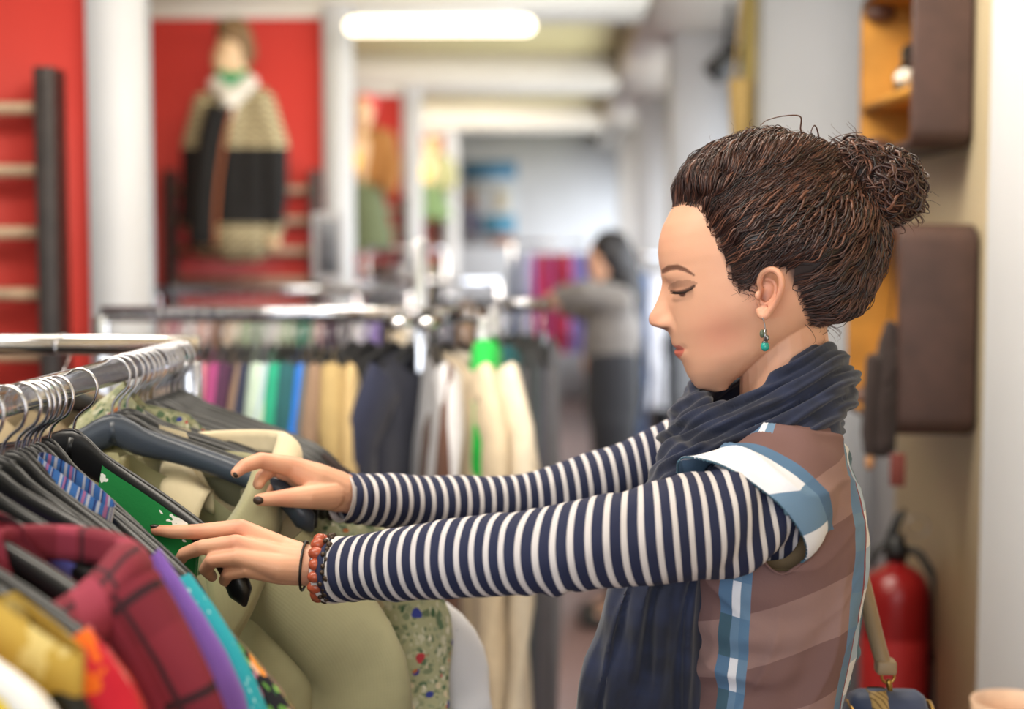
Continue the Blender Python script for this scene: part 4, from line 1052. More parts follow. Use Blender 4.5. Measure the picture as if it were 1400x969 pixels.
# nails with dark olive polish
M_nail = solid('dark_olive_polish', (66, 52, 46), .2)
def nail(px, py, Y, rx, ry, rot=0.0): 
    m = MB().ball((0, 0, 0), (rp(rx, Y), .0025, rp(ry, Y)), 14, 8); V, F, U = m.arrays(); V = V @ np.array(Matrix.Rotation(rot, 3, 'Y')).T + pix(px, py, Y); wear('fingernail', V, F, M_nail, parent=body)
nail(212, 719.5, 1.4318, 7.5, 3.2, R(4)); nail(353, 684, 1.5395, 7.5, 6, R(0)); nail(322, 648, 1.5375, 4, 5.5, R(-20))

# eyelashes
M_lash = solid('eyelash', (26, 20, 18), .5)
hbvh = BVHTree.FromPolygons([tuple(v) for v in HV], [tuple(int(i) for i in f) for f in HF])
def on_face(px, py):
    d_ = (Vector(pix(px, py, 1.0)) - Vector((0, 0, CAMZ))).normalized(); h_ = hbvh.ray_cast(Vector((0, 0, CAMZ)), d_)
    return np.array(h_[0]) if h_[0] is not None else pix(px, py, 1.515)
for far in (0, 1):
    m = MB()
    for k in range(26):
        f = k / 25; x = 919 + 26 * f; y = 398.8 + 1.2 * math.sin(f * PI) - 5 * f ** 2.2
        Y = 1.503 + .0 * f - .012 * f
        r0 = on_face(x + 2, y); r0[1] = min(r0[1], 1.53); P = smooth_path([r0, r0 + np.array((-.0022, -.0018, -.0016)), r0 + np.array((-.0055 + .003 * f, -.0040, -.0012))], 6)
        if far: P[:, 1] = 2 * YM - P[:, 1]
        m.tube(P, np.linspace(.0005, .00015, 6), 4)
    V, F, U = m.arrays(); wear('eyelashes', V, F, M_lash, parent=body)

# ---- hair
M_hair = NT('dark_brown_hair', .42); oi = M_hair.n('ShaderNodeAttribute'); oi.attribute_name = 'tint'
M_hair.b.inputs['Specular IOR Level'].default_value = .6
M_hair = M_hair.out(oi.outputs['Color'])
nr, nt = 150, 140
A, C, Lt = head_grid(nr, nt); CG = from_ac(A, C, Lt); CV = CG.reshape(-1, 3)
cpx, cpy = near_px(CV); ins = inpoly(cpx, cpy, HPOLY); dd = pdist(cpx, cpy, HPOLY[:16])
cN = CV - (pix(1055, 335, YM)); cN /= np.linalg.norm(cN, axis=1, keepdims=True)
ins = ins & (dd > 3.5)
off = np.where(ins, np.clip((dd - 3) * .40, .2, 17), -6.0) * KPX
CVo = CV + cN * (off + ins * KPX * 4.0 * fbm(CV, 75, 4) * np.clip(dd / 25, 0, 1))[:, None]
keep = []
for i in range(nr - 1):
    for j in range(nt):
        f = (i * nt + j, i * nt + (j + 1) % nt, (i + 1) * nt + (j + 1) % nt, (i + 1) * nt + j)
        if ins[list(f)].all(): keep.append(f)
top = [(nr - 1) * nt + j for j in range(nt)]; keep.append(tuple(top))
dkh = np.array(lin((40, 27, 24)))
bvh = BVHTree.FromPolygons([tuple(v) for v in CVo], keep)
BT = pix(1172, 262, YM)
strV = []; strF = []; strC = []; sn = 0
HCOLS = [lin(c) for c in ((46, 28, 25), (66, 40, 34), (86, 53, 42), (56, 34, 31), (110, 70, 54), (32, 21, 20), (74, 45, 38))]
def strand(P, rad, seg=5, ci=None, flat=None):
    global sn
    P = np.asarray(P); g = tube_grid(P, rad, seg, flat=flat); n = len(P)
    idx = np.arange(n * seg).reshape(n, seg); a = idx[:-1]; b = np.roll(a, -1, 1); c = np.roll(idx[1:], -1, 1); d = idx[1:]
    strV.append(g.reshape(-1, 3)); strF.append(np.stack([a, b, c, d], -1).reshape(-1, 4) + sn); sn += n * seg
    strC.append(np.tile(HCOLS[random.randrange(len(HCOLS)) if ci is None else ci], (n * seg, 1)))
def wavy(B, N, amp, wl, lift, ph):  # waves of neighbouring locks keep in step
    B = np.asarray(B); N = np.asarray(N); n = len(B); L = np.concatenate([[0], np.cumsum(np.linalg.norm(np.diff(B, axis=0), axis=1))])
    T = np.gradient(B, axis=0); T /= np.linalg.norm(T, axis=1, keepdims=True) + 1e-9; S = np.cross(T, N)
    env = np.clip(L / .02, .15, 1)
    return B + N * (lift * env + amp * env * (1 + np.sin(L / wl * 2 * PI + ph)))[:, None] + S * (amp * 1.4 * env * np.cos(L / wl * 2 * PI + ph))[:, None]
inside_idx = np.where(ins & (off > 0))[0]; edge_idx = np.where(inpoly(cpx, cpy, HPOLY) & (dd < 13))[0]
def flow(p, step=.0065, mx=60, first=None):
    p = Vector(p); B = []; N = []
    if first is not None:
        n0_ = Vector(first) - Vector(pix(1055, 335, YM)); n0_.normalize(); B.append(tuple(Vector(first) - n0_ * .0004)); N.append(n0_[:])
    for k in range(mx):
        loc, nrm, ix, di = bvh.find_nearest(p)
        if loc is None: break
        n_out = Vector(loc) - Vector(pix(1055, 335, YM)); n_out.normalize()
        B.append(loc[:]); N.append(n_out[:])
        v = Vector(BT) - loc; d = v.length
        if d < .028: break
        # combed-back hair: near the hairline strands first follow the outline
        v -= n_out * v.dot(n_out); v.normalize(); v += Vector((0.25, 0, 0.05)); v.normalize()
        p = loc + v * step
    return B, N
def resamp(B, n):
    B = np.asarray(B); return smooth_path(B, n) if len(B) > 2 else None
for k in range(3500):
    thick = k < 1600
    src = random.choice(edge_idx) if random.random() < .5 else random.choice(inside_idx)
    B, N = flow((CVo[src] if ins[src] else CV[src]) + np.random.normal(size=3) * .002, first=None if ins[src] else CV[src])
    if len(B) < 4: continue
    n = max(10, min(34, len(B) * 2)); Bn = resamp(B, n); Nn = resamp(N, n)
    c0 = np.asarray(Bn[n // 2])[None]; coh = float(fbm(c0, 60, 31, 2)[0]); amp = random.uniform(.0008, .0022) + .0024 * max(0, float(fbm(c0, 45, 32, 1)[0]) + .35)
    P = wavy(Bn, Nn, amp, .030 + .010 * coh + random.uniform(-.004, .004), random.uniform(.0002, .0045 if thick else .007), 9 * coh + random.uniform(-.9, .9))
    r = (random.uniform(.0006, .0017) if thick else random.uniform(.0003, .0007)) * np.sin(np.linspace(.35, 2.7, n))
    strand(P, r, 5 if thick else 3)
# bun
bunc = [(pix(1207, 257, YM), np.array((.037, .040, .036))), (pix(1170, 236, YM), np.array((.030, .034, .031))), (pix(1188, 280, YM), np.array((.024, .030, .022)))]
bm_ = MB()
for c, r in bunc: bm_.ball(c, r * .93, 20, 14)
BV, BF = remesh(bm_, .0025, 4); BV += normals(BV, BF) * (fbm(BV, 160, 8) * .003)[:, None]
for k in range(950):
    c, r = bunc[0 if k % 10 < 5 else (1 if k % 10 < 8 else 2)]
    ax = np.random.normal(size=3); ax /= np.linalg.norm(ax); u = np.cross(ax, (0.3, .2, 1)); u /= np.linalg.norm(u); w = np.cross(ax, u)
    a0 = random.uniform(0, 6.28); ln = random.uniform(1.2, 3.2); n = 22; an = np.linspace(a0, a0 + ln, n); hgt = random.uniform(-.75, .75)
    D = (np.cos(an)[:, None] * u + np.sin(an)[:, None] * w) * math.sqrt(1 - hgt ** 2) + ax * hgt
    P = c + D * r * random.uniform(.94, 1.12); P = wavy(P, D, random.uniform(.001, .0035), random.uniform(.02, .034), 0, random.uniform(0, 6))
    th_ = k < 430; strand(P, (random.uniform(.001, .0022) if th_ else random.uniform(.0003, .0006)) * np.sin(np.linspace(.3, 2.84, n)), 5 if th_ else 3)
# loose curls on the crown, around the bun and at the nape
def curl(px, py, Y, dx, dy, n=26, amp=.004, wl=.02, r=.0006, ci=2):
    t_ = np.linspace(0, 1, n); P = np.array([pix(px + dx * q + 8 * math.sin(q * 3), py + dy * q, Y) for q in t_]); L = np.linspace(0, np.linalg.norm(P[-1] - P[0]), n); ph = random.uniform(0, 6)
    P[:, 0] += amp * np.sin(L / wl * 6.28 + ph) * t_; P[:, 1] += amp * np.cos(L / wl * 6.28 + ph) * t_; P[:, 2] += amp * .7 * np.cos(L / wl * 6.28 + ph + 1) * t_
    strand(P, r * np.linspace(1, .3, n), 4, ci)
outl = [(935, 262), (955, 238), (975, 220), (1000, 205), (1030, 190), (1060, 190), (1090, 205), (1115, 200), (1140, 205), (1175, 198), (1205, 215), (1235, 228), (1250, 250), (1250, 275), (1225, 300)]
ol = smooth_path(outl, 300)
for k in range(260):
    x, y = ol[random.randrange(300)]; nx_ = (x - 1090) / 160; ny_ = (y - 330) / 160; d = math.hypot(nx_, ny_); ln = random.uniform(8, 30) if random.random() < .75 else random.uniform(20, 46)
    tx, ty = ny_ / d, -nx_ / d; s_ = random.choice((-1, 1)); mixf = random.uniform(.2, 1)
    curl(x - nx_ / d * 9, y - ny_ / d * 9, YM + random.uniform(-.035, .035), (nx_ / d * mixf + tx * s_ * .8) * ln, (ny_ / d * mixf + ty * s_ * .8) * ln, amp=random.uniform(.001, .0045), wl=random.uniform(.01, .022), r=random.uniform(.0002, .0006))
for k in range(150):
    x, y = ol[random.randrange(300)]; nx_ = (x - 1090) / 160; ny_ = (y - 330) / 160; d = math.hypot(nx_, ny_); tx, ty = ny_ / d, -nx_ / d; s_ = random.choice((-1, 1)); ln = random.uniform(16, 34)
    curl(x - nx_ / d * 8, y - ny_ / d * 8, YM + random.uniform(-.04, .02), (nx_ / d * .25 + tx * s_) * ln, (ny_ / d * .25 + ty * s_) * ln, amp=random.uniform(.003, .006), wl=random.uniform(.014, .026), r=random.uniform(.0009, .0017), ci=random.choice((1, 2, 3, 6)))
for pts, r in (([(1112, 215), (1108, 190), (1096, 178), (1094, 160), (1072, 159), (1050, 164), (1040, 171)], .0011), ([(1120, 215), (1122, 195), (1118, 178), (1112, 172), (1108, 182), (1116, 190)], .001), ([(1000, 215), (1020, 190), (1042, 184), (1060, 192), (1072, 206), (1078, 222)], .0022), ([(985, 222), (1005, 200), (1030, 192), (1050, 200)], .0016), ([(1090, 222), (1094, 200), (1098, 186), (1092, 183)], .0012), ([(1140, 215), (1150, 196), (1172, 190), (1195, 200)], .0012), ([(1130, 212), (1140, 190), (1160, 183), (1180, 181)], .0006), ([(1235, 235), (1248, 226), (1252, 236), (1244, 242)], .0012)):
    P = smooth_path([pix(x, y, YM - .01) for x, y in pts], 40); P[:, 1] += .006 * np.sin(np.linspace(0, 7, 40)); strand(P, r * np.linspace(1.1, .45, 40), 5, 2)
for k in range(70):   # wisps at temple, in front of the ear and nape
    if k < 30: curl(random.uniform(1095, 1135), random.uniform(425, 447), 1.50 + random.uniform(-.01, .07), random.uniform(-25, 25), random.uniform(8, 30), amp=.003, wl=.018, r=.0004, ci=2)
    elif k < 50: curl(random.uniform(1000, 1030), random.uniform(385, 402), 1.4755 + random.uniform(-.002, .002), random.uniform(-8, 10), random.uniform(4, 14), amp=.001, wl=.015, r=.0003, ci=2)
    elif False: curl(random.uniform(962, 990), random.uniform(300, 350), 1.487, random.uniform(-10, 4), random.uniform(-6, 16), amp=.002, wl=.015, r=.0004, ci=2)
used = np.unique(np.concatenate([np.array(f) for f in keep])); remap = -np.ones(len(CVo), int); remap[used] = np.arange(len(used))
hv = [CVo[used], BV] + strV; nb0 = len(used); hf_cap = [tuple(remap[list(f)]) for f in keep]
hf = hf_cap + [tuple(int(x) + nb0 for x in f) for f in BF]
so_ = nb0 + len(BV)
SF = np.concatenate(strF) + so_
hf += [tuple(f) for f in SF.tolist()]
HVv = np.concatenate(hv); hairo = wear('hair', HVv, hf, M_hair); hairo['label'] = 'dark brown curly hair pinned up in a loose bun'
color_attr(hairo.data, np.concatenate([np.tile(dkh, (nb0 + len(BV), 1)), np.concatenate(strC)]))

# ---- striped sleeves
M_stripe = NT('navy_white_stripe', .85); M_stripe.uv()
fs = M_stripe.math('FRACT', M_stripe.math('DIVIDE', M_stripe.u, .0150)); mw = M_stripe.math('LESS_THAN', fs, .36)
M_stripe = M_stripe.out(M_stripe.mix(mw, lin((27, 34, 66)), lin((205, 200, 202))), M_stripe.noise(M_stripe.uv(), 700, 2), .0005, .3)
def sleeve(ctrl, elbow, seed):
    q = smooth_path(ctrl, 260); P = np.array([pix(x, y, Y) for x, y, Y, r in q]); rad = q[:, 3] * q[:, 2] / FPX
    L = np.concatenate([[0], np.cumsum(np.linalg.norm(np.diff(P, axis=0), axis=1))]); seg = 72
    g = tube_grid(P, rad, seg, up=(0, 0, 1)); C0 = P[:, None, :]; D = g - C0; Dn = D / np.linalg.norm(D, axis=2, keepdims=True)
    an = np.arange(seg) / seg * 2 * PI; flatP = g.reshape(-1, 3)
    w = fbm(flatP * np.array((1, 1, .5)), 60, seed, 3).reshape(260, seg) * .0022
    le = L[elbow]; u = (L[:, None] - le)
    env = np.exp(-(u / .035) ** 2); low = np.clip(-np.cos(an)[None] + .25, 0, 1.2)
    w = w + env * low * .0020 * np.sin(u / .026 * 2 * PI + 1.6 * np.sin(2 * an)[None] + seed) * (.5 + .5 * np.sin(an * 3 + u * 60))
    w = w + .0012 * np.exp(-(L[:, None] / .04) ** 2) * np.sin(L[:, None] / .012 * 6.28 + 2 * np.sin(an)[None])
    sh = np.exp(-((L[:, None] - L[-1] + .04) / .05) ** 2); w = w + sh * .004 * np.sin(3 * an[None] + L[:, None] * 90)
    g = g + Dn * w[:, :, None]
    Ls = np.concatenate([np.zeros((1, seg)), np.cumsum(np.linalg.norm(np.diff(tube_grid(P, rad, seg, up=(0, 0, 1)), axis=0), axis=2), axis=0)]); Ls = .35 * L[:, None] + .65 * Ls
    us = Ls + .004 * np.sin(an)[None] * np.exp(-(u / .08) ** 2) + .0012 * np.sin(an * 2 + seed)[None]
    UVs = np.stack([us, np.broadcast_to((an * .045)[None], us.shape)], 2)
    m = MB().grid(g, cv=True, UV=UVs)
    inn = np.array([g[0], C0[0] + (g[0] - C0[0]) * .95, C0[6] + (g[6] - C0[6]) * .93]); m.grid(inn, cv=True, UV=np.zeros(inn.shape[:2] + (2,)), flip=True)
    V, F, U = m.arrays(); return V, F, U
near_sl = [(450, 781, 1.418, 45), (500, 776, 1.398, 47), (600, 765, 1.362, 54), (700, 757, 1.339, 58), (760, 752, 1.333, 60), (830, 741, 1.338, 65), (900, 729, 1.355, 70), (975, 714, 1.385, 75), (1050, 693, 1.425, 70)]
far_sl = [(464, 680, 1.622, 34), (520, 684, 1.655, 35), (600, 686, 1.69, 35.5), (700, 684, 1.715, 36), (760, 675, 1.72, 39), (820, 658, 1.72, 42), (880, 638, 1.715, 44), (940, 622, 1.70, 52), (1030, 630, 1.68, 60)]
for ctrl, el, sd in ((near_sl, 128, 3), (far_sl, 128, 6)):
    V, F, U = sleeve(ctrl, el, sd); wear('striped_sleeve', V, F, M_stripe, U)

# ---- plaid shirt over a khaki tee
rows = [(562, 1128, 1015, .058), (580, 1140, 992, .085), (600, 1150, 968, .115), (625, 1160, 948, .140), (660, 1170, 932, .150), (720, 1177, 918, .152), (780, 1176, 911, .150), (840, 1168, 912, .146), (900, 1152, 915, .140), (969, 1136, 918, .138), (1050, 1138, 905, .15), (1120, 1150, 900, .165), (1200, 1158, 905, .17)]
def torso(scale=1.0, zcut=None):
    q = smooth_path(rows, 70); seg = 60; an = np.arange(seg) / seg * 2 * PI; P = np.zeros((70, seg, 3))
    for i, (py, xb, xf, w) in enumerate(q):
        b = pix(xb, py, YM); f = pix(xf, py, YM); c = (b + f) / 2; hx = (b[0] - f[0]) / 2 * scale; w *= scale
        ca, sa = np.cos(an), np.sin(an)
        P[i, :, 0] = c[0] + hx * np.sign(ca) * np.abs(ca) ** .85; P[i, :, 1] = YM + w * np.sign(sa) * np.abs(sa) ** .85; P[i, :, 2] = c[2]
    m = MB().grid(P, cv=True, flip=True); m.F.append(tuple(range(seg))); m.F.append(tuple(69 * seg + j for j in range(seg))[::-1])
    return m
sm = torso()
def cap_sleeve(far):
    q = smooth_path([(1112, 622, 1.49, 58), (1082, 648, 1.452, 74), (1045, 680, 1.418, 82), (996, 702, 1.392, 77.5)], 24)
    P = np.array([pix(x, y, Y) for x, y, Y, r in q]); rad = q[:, 3] * q[:, 2] / FPX
    g = tube_grid(P, rad, 40, up=(0, 0, 1)); t_ = np.linspace(0, 1, 24)[:, None] ** 1.5
    dz = (g[:, :, 2] - P[:, None, 2]); g[:, :, 0] -= t_ * dz * .62
    if far: g = g[0][None].mean(1, keepdims=True) + (g - g[0][None].mean(1, keepdims=True)) * np.array((.62, 1, .85))
    if far: g[:, :, 1] = 2 * YM - g[:, :, 1] + .02; g[:, :, 0] += 0; g[:, :, 2] += .01
    return g
gs = cap_sleeve(False); gf = cap_sleeve(True)
for g, fl in ((gs, False), (gf, True)):
    n0 = sm.n; sm.grid(g, cv=True, flip=fl); sm.F.append(tuple(n0 + j for j in range(40))); e = n0 + 23 * 40; sm.F.append(tuple(e + j for j in range(40))[::-1])
SV, SF_ = remesh(sm, .0032, 10, .5); SF_ = np.asarray(SF_)
NRM = normals(SV, SF_)
d1 = np.array((.45, .25, .85)); w1 = SV @ np.array((.85, .0, -.5)); w2 = SV @ np.array((.35, .2, .9))
wr = .0026 * fbm(SV * np.array((1, .6, 1)), 34, 21, 2) + .0020 * np.sin(w2 * 150 + 4 * fbm(SV, 14, 3, 1)) * np.clip(fbm(SV, 16, 9, 1) + .2, 0, 1) + .0018 * np.sin(w1 * 120 + 3 * fbm(SV, 18, 5, 1)) * np.clip(fbm(SV, 15, 12, 1), 0, 1)
ph1 = w2 * 62 + 2.6 * fbm(SV, 13, 3, 1); ph2 = w1 * 48 + 2.2 * fbm(SV, 12, 5, 1)
wr = wr * 1.6 + .0055 * (1 - np.abs(np.sin(ph1))) ** 3 * np.clip(fbm(SV, 17, 9, 1) + .45, 0, 1) + .0045 * (1 - np.abs(np.sin(ph2))) ** 3 * np.clip(fbm(SV, 15, 12, 1) + .3, 0, 1)
SV = SV + NRM * wr[:, None]
spx, spy = proj(SV)
# hem plane of the short sleeve, distance along the arm
def hem_dist(V, g, far):
    c = g[-1].mean(0); c0 = g[8].mean(0); ax = c0 - c; ax /= np.linalg.norm(ax)
    top = g[-1][np.argmax(g[-1][:, 2])] - g[-1][np.argmin(g[-1][:, 2])]
    nrm = np.cross(top, np.cross(ax, top)); nrm /= np.linalg.norm(nrm); nrm *= np.sign(nrm @ ax)
    ds = (V - c) @ nrm; r = np.linalg.norm((V - c) - ((V - c) @ ax)[:, None] * ax, axis=1); return ds, r
dn, rn = hem_dist(SV, gs, False); df, rf = hem_dist(SV, gf, True)
nearS = (SV[:, 1] < YM) & (dn < .085) & (rn < .085) & (SV[:, 1] < 1.445); farS = (SV[:, 1] > YM) & (df < .085) & (rf < .085) & (SV[:, 1] > 1.66)
ax_x = np.interp(SV[:, 2], *(lambda q: (q[::-1, 0], q[::-1, 1]))(np.array([((pix((a + b) / 2, py, YM))[2], (pix((a + b) / 2, py, YM))[0]) for py, a, b, w in rows])))
ang = np.arctan2(np.abs(SV[:, 1] - YM) / .15, (SV[:, 0] - ax_x) / .09)
U_ = 1.0 + ang; V_ = SV[:, 2] + .15 * (SV[:, 0] - ax_x)
hd = np.where(SV[:, 1] < YM, dn, df)
rt_ = np.array([((pix((a + b) / 2, py, YM))[2], (pix(a, py, YM)[0] - pix(b, py, YM)[0]) / 2, w) for py, a, b, w in rows])[::-1]
hx_ = np.interp(SV[:, 2], rt_[:, 0], rt_[:, 1]); hw_ = np.interp(SV[:, 2], rt_[:, 0], rt_[:, 2])
ft_ = (np.abs(SV[:, 0] - ax_x) / hx_) ** 2.35 + (np.abs(SV[:, 1] - YM) / hw_) ** 2.35
isS = (nearS | farS) & ((ft_ > 1.2) | (SV[:, 2] > 1.33))
vs = np.where(SV[:, 1] < YM, SV[:, 2] - .5 * (SV[:, 1] - 1.4), SV[:, 2])
UVp = np.stack([np.where(isS, hd, U_), np.where(isS, vs, V_)], 1)
def cut(F, bad): return F[~bad[F].all(1)]
hole = ((dn < .009) & (rn < .08) & (SV[:, 1] < 1.46) & (dn > -.03)) | ((df < .009) & (df > -.03) & (rf < .08) & (SV[:, 1] > 1.64))
hole &= ((ft_ > 1.2) | (SV[:, 2] > 1.345))
zb_ = SV[:, 2].min(); ztop_ = SV[:, 2].max()
front_open = (SV[:, 0] < np.interp(spy, [600, 700, 800, 969, 1100], [pix(975, 600, YM)[0], pix(985, 700, YM)[0], pix(1000, 800, 1.45)[0], pix(1006, 969, 1.43)[0], pix(1000, 1100, 1.43)[0]])) & (dn > .0) & ~isS & (np.abs(SV[:, 1] - YM) < .14)
bad = hole | front_open | (SV[:, 2] < zb_ + .004)
F2 = SF_[~bad[SF_].any(1)]
M_plaid = NT('mauve_blue_plaid', .85); t_ = M_plaid; t_.uv()
xo = t_.n('ShaderNodeSeparateXYZ'); t_.l(t_.obj(), xo.inputs[0])
mv = t_.math('LESS_THAN', t_.math('FRACT', t_.math('DIVIDE', t_.math('ADD', xo.outputs[2], t_.math('MULTIPLY', xo.outputs[0], -.35)), .115)), .5)
col = t_.mix(mv, lin((146, 116, 112)), lin((118, 88, 86)))
def bandm(lo, hi): return t_.math('MULTIPLY', t_.math('GREATER_THAN', t_.u, lo), t_.math('LESS_THAN', t_.u, hi))
chk = t_.math('LESS_THAN', t_.math('FRACT', t_.math('DIVIDE', t_.math('ADD', t_.v, .012), .078)), .46)
BL, WH, TE = lin((104, 134, 164)), lin((226, 228, 238)), lin((64, 94, 112))
for lo, hi, ca, cb in ((-.2, .012, TE, TE), (.012, .046, WH, BL), (.046, .060, lin((84, 116, 150)), lin((78, 108, 142))),
                       (1.0, 1.34, TE, lin((72, 104, 128))), (1.34, 1.56, WH, lin((170, 190, 216))), (1.56, 1.60, lin((140, 70, 84)), lin((140, 70, 84))), (1.60, 1.80, BL, lin((96, 128, 166))),
                       (2.92, 3.02, BL, lin((88, 122, 156))), (3.02, 3.10, WH, BL), (3.10, 3.22, lin((84, 116, 150)), TE), (3.5, 3.62, TE, BL)):
    col = t_.mix(bandm(lo, hi), col, t_.mix(chk, cb, ca))
nz = t_.noise(t_.obj(), 16, 3); M_plaid = t_.out(col, t_.noise(t_.obj(), 500, 2), .0005, .3)
sh = wear('plaid_shirt', SV, F2, M_plaid, UVp)
Ua = np.stack([hd, vs], 1); Ub = np.stack([U_, V_], 1); fs_ = isS[F2].sum(1) >= 2; lu = np.where(fs_[:, None, None], Ua[F2], Ub[F2]); sh.data.uv_layers['UVMap'].data.foreach_set('uv', lu.astype(np.float32).reshape(-1))
if True:
    so = sh.modifiers.new('thickness', 'SOLIDIFY'); so.thickness = .002; so.offset = -1
sh['label'] = 'open mauve and blue plaid shirt with short sleeves'
tm = torso(.915); KV, KF = remesh(tm, .005, 5); KV += normals(KV, KF) * (fbm(KV * np.array((1, 1, .4)), 40, 2, 2) * .003)[:, None]
wear('khaki_tee', KV, KF, stripes('khaki_jersey', (134, 114, 84), [(.12, .03, .05, (112, 92, 66), 'v')]))
# belt line ripple of the teal undershirt at the back
um = MB().chain([(pix(1128, 838, YM), .02), (pix(1142, 880, YM), .026), (pix(1136, 918, YM), .022), (pix(1126, 940, YM), .016)], 16); UVv, UF = remesh(um, .003, 4); UVv += normals(UVv, UF) * (.003 * np.sin(UVv[:, 2] * 180 + UVv[:, 1] * 60))[:, None]
wear('shirt_tail_fold', UVv, UF, fabric('teal_cotton', (70, 104, 124)))

# ---- scarf
M_scarf = NT('navy_scarf', .9); M_scarf.uv(); nz = M_scarf.noise(M_scarf.uv(), 30, 3); M_scarf.b.inputs['Sheen Weight'].default_value = .2
M_scarf = M_scarf.out(M_scarf.ramp(nz, [(.35, lin((23, 28, 46))), (.7, lin((34, 43, 72)))]), M_scarf.noise(M_scarf.uv(), 800, 2), .0004, .3)
rings = [((952, 548), (1114, 488), .070, 17, 0), ((938, 566), (1132, 500), .083, 20, .3), ((930, 592), (1146, 524), .095, 21, .8), ((922, 618), (1150, 546), .106, 20, 1.5), ((922, 645), (1134, 566), .116, 19, 2.2), ((945, 585), (1120, 530), .082, 24, 3), ((948, 620), (1112, 558), .094, 24, 3.4), ((975, 640), (1110, 575), .10, 20, 4)]
scm = MB()
for (xf, yf), (xb, yb), B, r, ph in rings:
    n = 64; an = np.arange(n) / n * 2 * PI; f = pix(xf, yf, YM); b = pix(xb, yb, YM); c = (f + b) / 2; h = (b - f) / 2
    P = c[None] + np.cos(an)[:, None] * h[None] + np.stack([0 * an, -np.sin(an) * B, .010 * np.sin(2 * an + ph) - .012 * np.abs(np.sin(an)) ** 2], 1)
    rr = r * KPX * (1 + .18 * np.sin(3 * an + ph * 2)); scm.tube(P, rr, 14, closed=True)
scm.ball(pix(1150, 527, YM - .02), (.018, .03, .022)); scm.ball(pix(1138, 545, YM), (.02, .04, .02))
# front fall
fall = [(600, 915, 1010, 1.50, .045), (650, 888, 1002, 1.49, .05), (700, 868, 992, 1.475, .05), (760, 850, 976, 1.465, .045), (820, 828, 966, 1.46, .042), (900, 803, 963, 1.462, .040), (969, 785, 962, 1.465, .040), (1060, 768, 958, 1.468, .038), (1130, 764, 955, 1.47, .034)]
q = smooth_path(fall, 60); seg = 110; an = np.arange(seg) / seg * 2 * PI; P = np.zeros((60, seg, 3))
for i, (py, xl, xr, Yc, tk) in enumerate(q):
    a = pix(xl, py, Yc); b = pix(xr, py, Yc); c = (a + b) / 2; hx = (b[0] - a[0]) / 2; fr = min(1, i / 12)
    ca, sa = np.cos(an), np.sin(an); rip = 1 + fr * (.13 * np.sin(13 * an + .3 * i / 10) + .07 * np.sin(23 * an + 1 - i / 14)) * np.abs(sa) ** .5
    P[i, :, 0] = c[0] + hx * np.sign(ca) * np.abs(ca) ** .8; P[i, :, 1] = Yc + tk * np.sign(sa) * np.abs(sa) ** .8 * rip; P[i, :, 2] = c[2] + .006 * np.sin(3 * an) * (i == 59)
n0 = scm.n; scm.grid(P, cv=True, flip=True); scm.F.append(tuple(n0 + j for j in range(seg))); scm.F.append(tuple(n0 + 59 * seg + j for j in range(seg))[::-1])
CV2, CF2 = remesh(scm, .0024, 5, .5); nn = normals(CV2, CF2)
cpx2, cpy2 = proj(CV2); wrapm = np.clip((665 - cpy2) / 40, 0, 1)
perp = CV2 @ np.array((-.42, .25, .88)); disp = wrapm * (.0030 * np.sin(perp * 330 + 5 * fbm(CV2, 18, 2, 2)) * (.4 + .6 * np.clip(fbm(CV2, 22, 6, 1) + .5, 0, 1)) + .0022 * np.sin(perp * 610 + 6 * fbm(CV2, 25, 4, 2)))
disp += (1 - wrapm) * (.002 * np.sin(CV2[:, 0] * 240 + 3 * fbm(CV2, 9, 3, 1)) + .0015 * fbm(CV2, 60, 9, 2))
CV2 = CV2 + nn * disp[:, None]
wear('scarf', CV2, CF2, M_scarf, np.stack([CV2[:, 0] + CV2[:, 1], CV2[:, 2]], 1))['label'] = 'navy cotton scarf wound round the neck'

# ---- jeans and shoes
jm = MB().chain([(np.array((.235, YM - .05, .98)), .105), (np.array((.245, YM - .05, .90)), .11)]).chain([(np.array((.235, YM + .05, .98)), .105), (np.array((.245, YM + .05, .90)), .11)])
for s in (-1, 1): jm.chain([(np.array((.24, YM + s * .085, .90)), .098), (np.array((.235, YM + s * .09, .48)), .066), (np.array((.255, YM + s * .09, .12)), .05)], 18)
JV, JF = remesh(jm, .006, 6); JV += normals(JV, JF) * (fbm(JV, 40, 7, 2) * .003)[:, None]; wear('jeans', JV, JF, fabric('dark_denim', (44, 52, 78)))
for s in (-1, 1):
    bt = MB().chain([(np.array((.258, YM + s * .09, .16)), .046), (np.array((.262, YM + s * .09, .045)), .042), (np.array((.17, YM + s * .095, .036)), .036), (np.array((.11, YM + s * .10, .03)), .029)], 16); V, F = remesh(bt, .004, 5); V[:, 2] = np.maximum(V[:, 2], .0); wear('ankle_boot', V, F, solid('boot_leather', (54, 40, 34), .4))

# ---- accessories
M_turqs = solid('turquoise_stone', (40, 150, 138), .2, 0, .12, 300); M_silver = metal('dark_silver', (150, 148, 150), .3)
ep = pix(1045, 436, 1.466)
t = thing('earring', 'silver drop earring with turquoise bead at the ear', 'earring', tuple(ep))
def el(px, py): return pix(px, py, 1.466) - ep
MB().tube(smooth_path([el(1042, 434), el(1044, 438), el(1046, 446), el(1046, 452)], 12), .0006, 6).obj('ear_wire', M_silver, t)
MB().tube([el(1046, 450), el(1046, 467)], .0016, 8).obj('drop_bar', M_silver, t)
MB().ball(el(1042, 456), (.0025, .0025, .0042)).obj('side_bead', solid('green_brown_bead', (80, 92, 74), .3), t)
MB().ball(el(1046, 473.5), (.0044, .0044, .005)).obj('turquoise_bead', M_turqs, t)
MB().ball(el(1046, 467.5), (.0032, .0032, .0015)).obj('bead_cap', M_silver, t)
MB().ball(el(1049, 462), (.002, .002, .003)).obj('side_bead', M_silver, t)

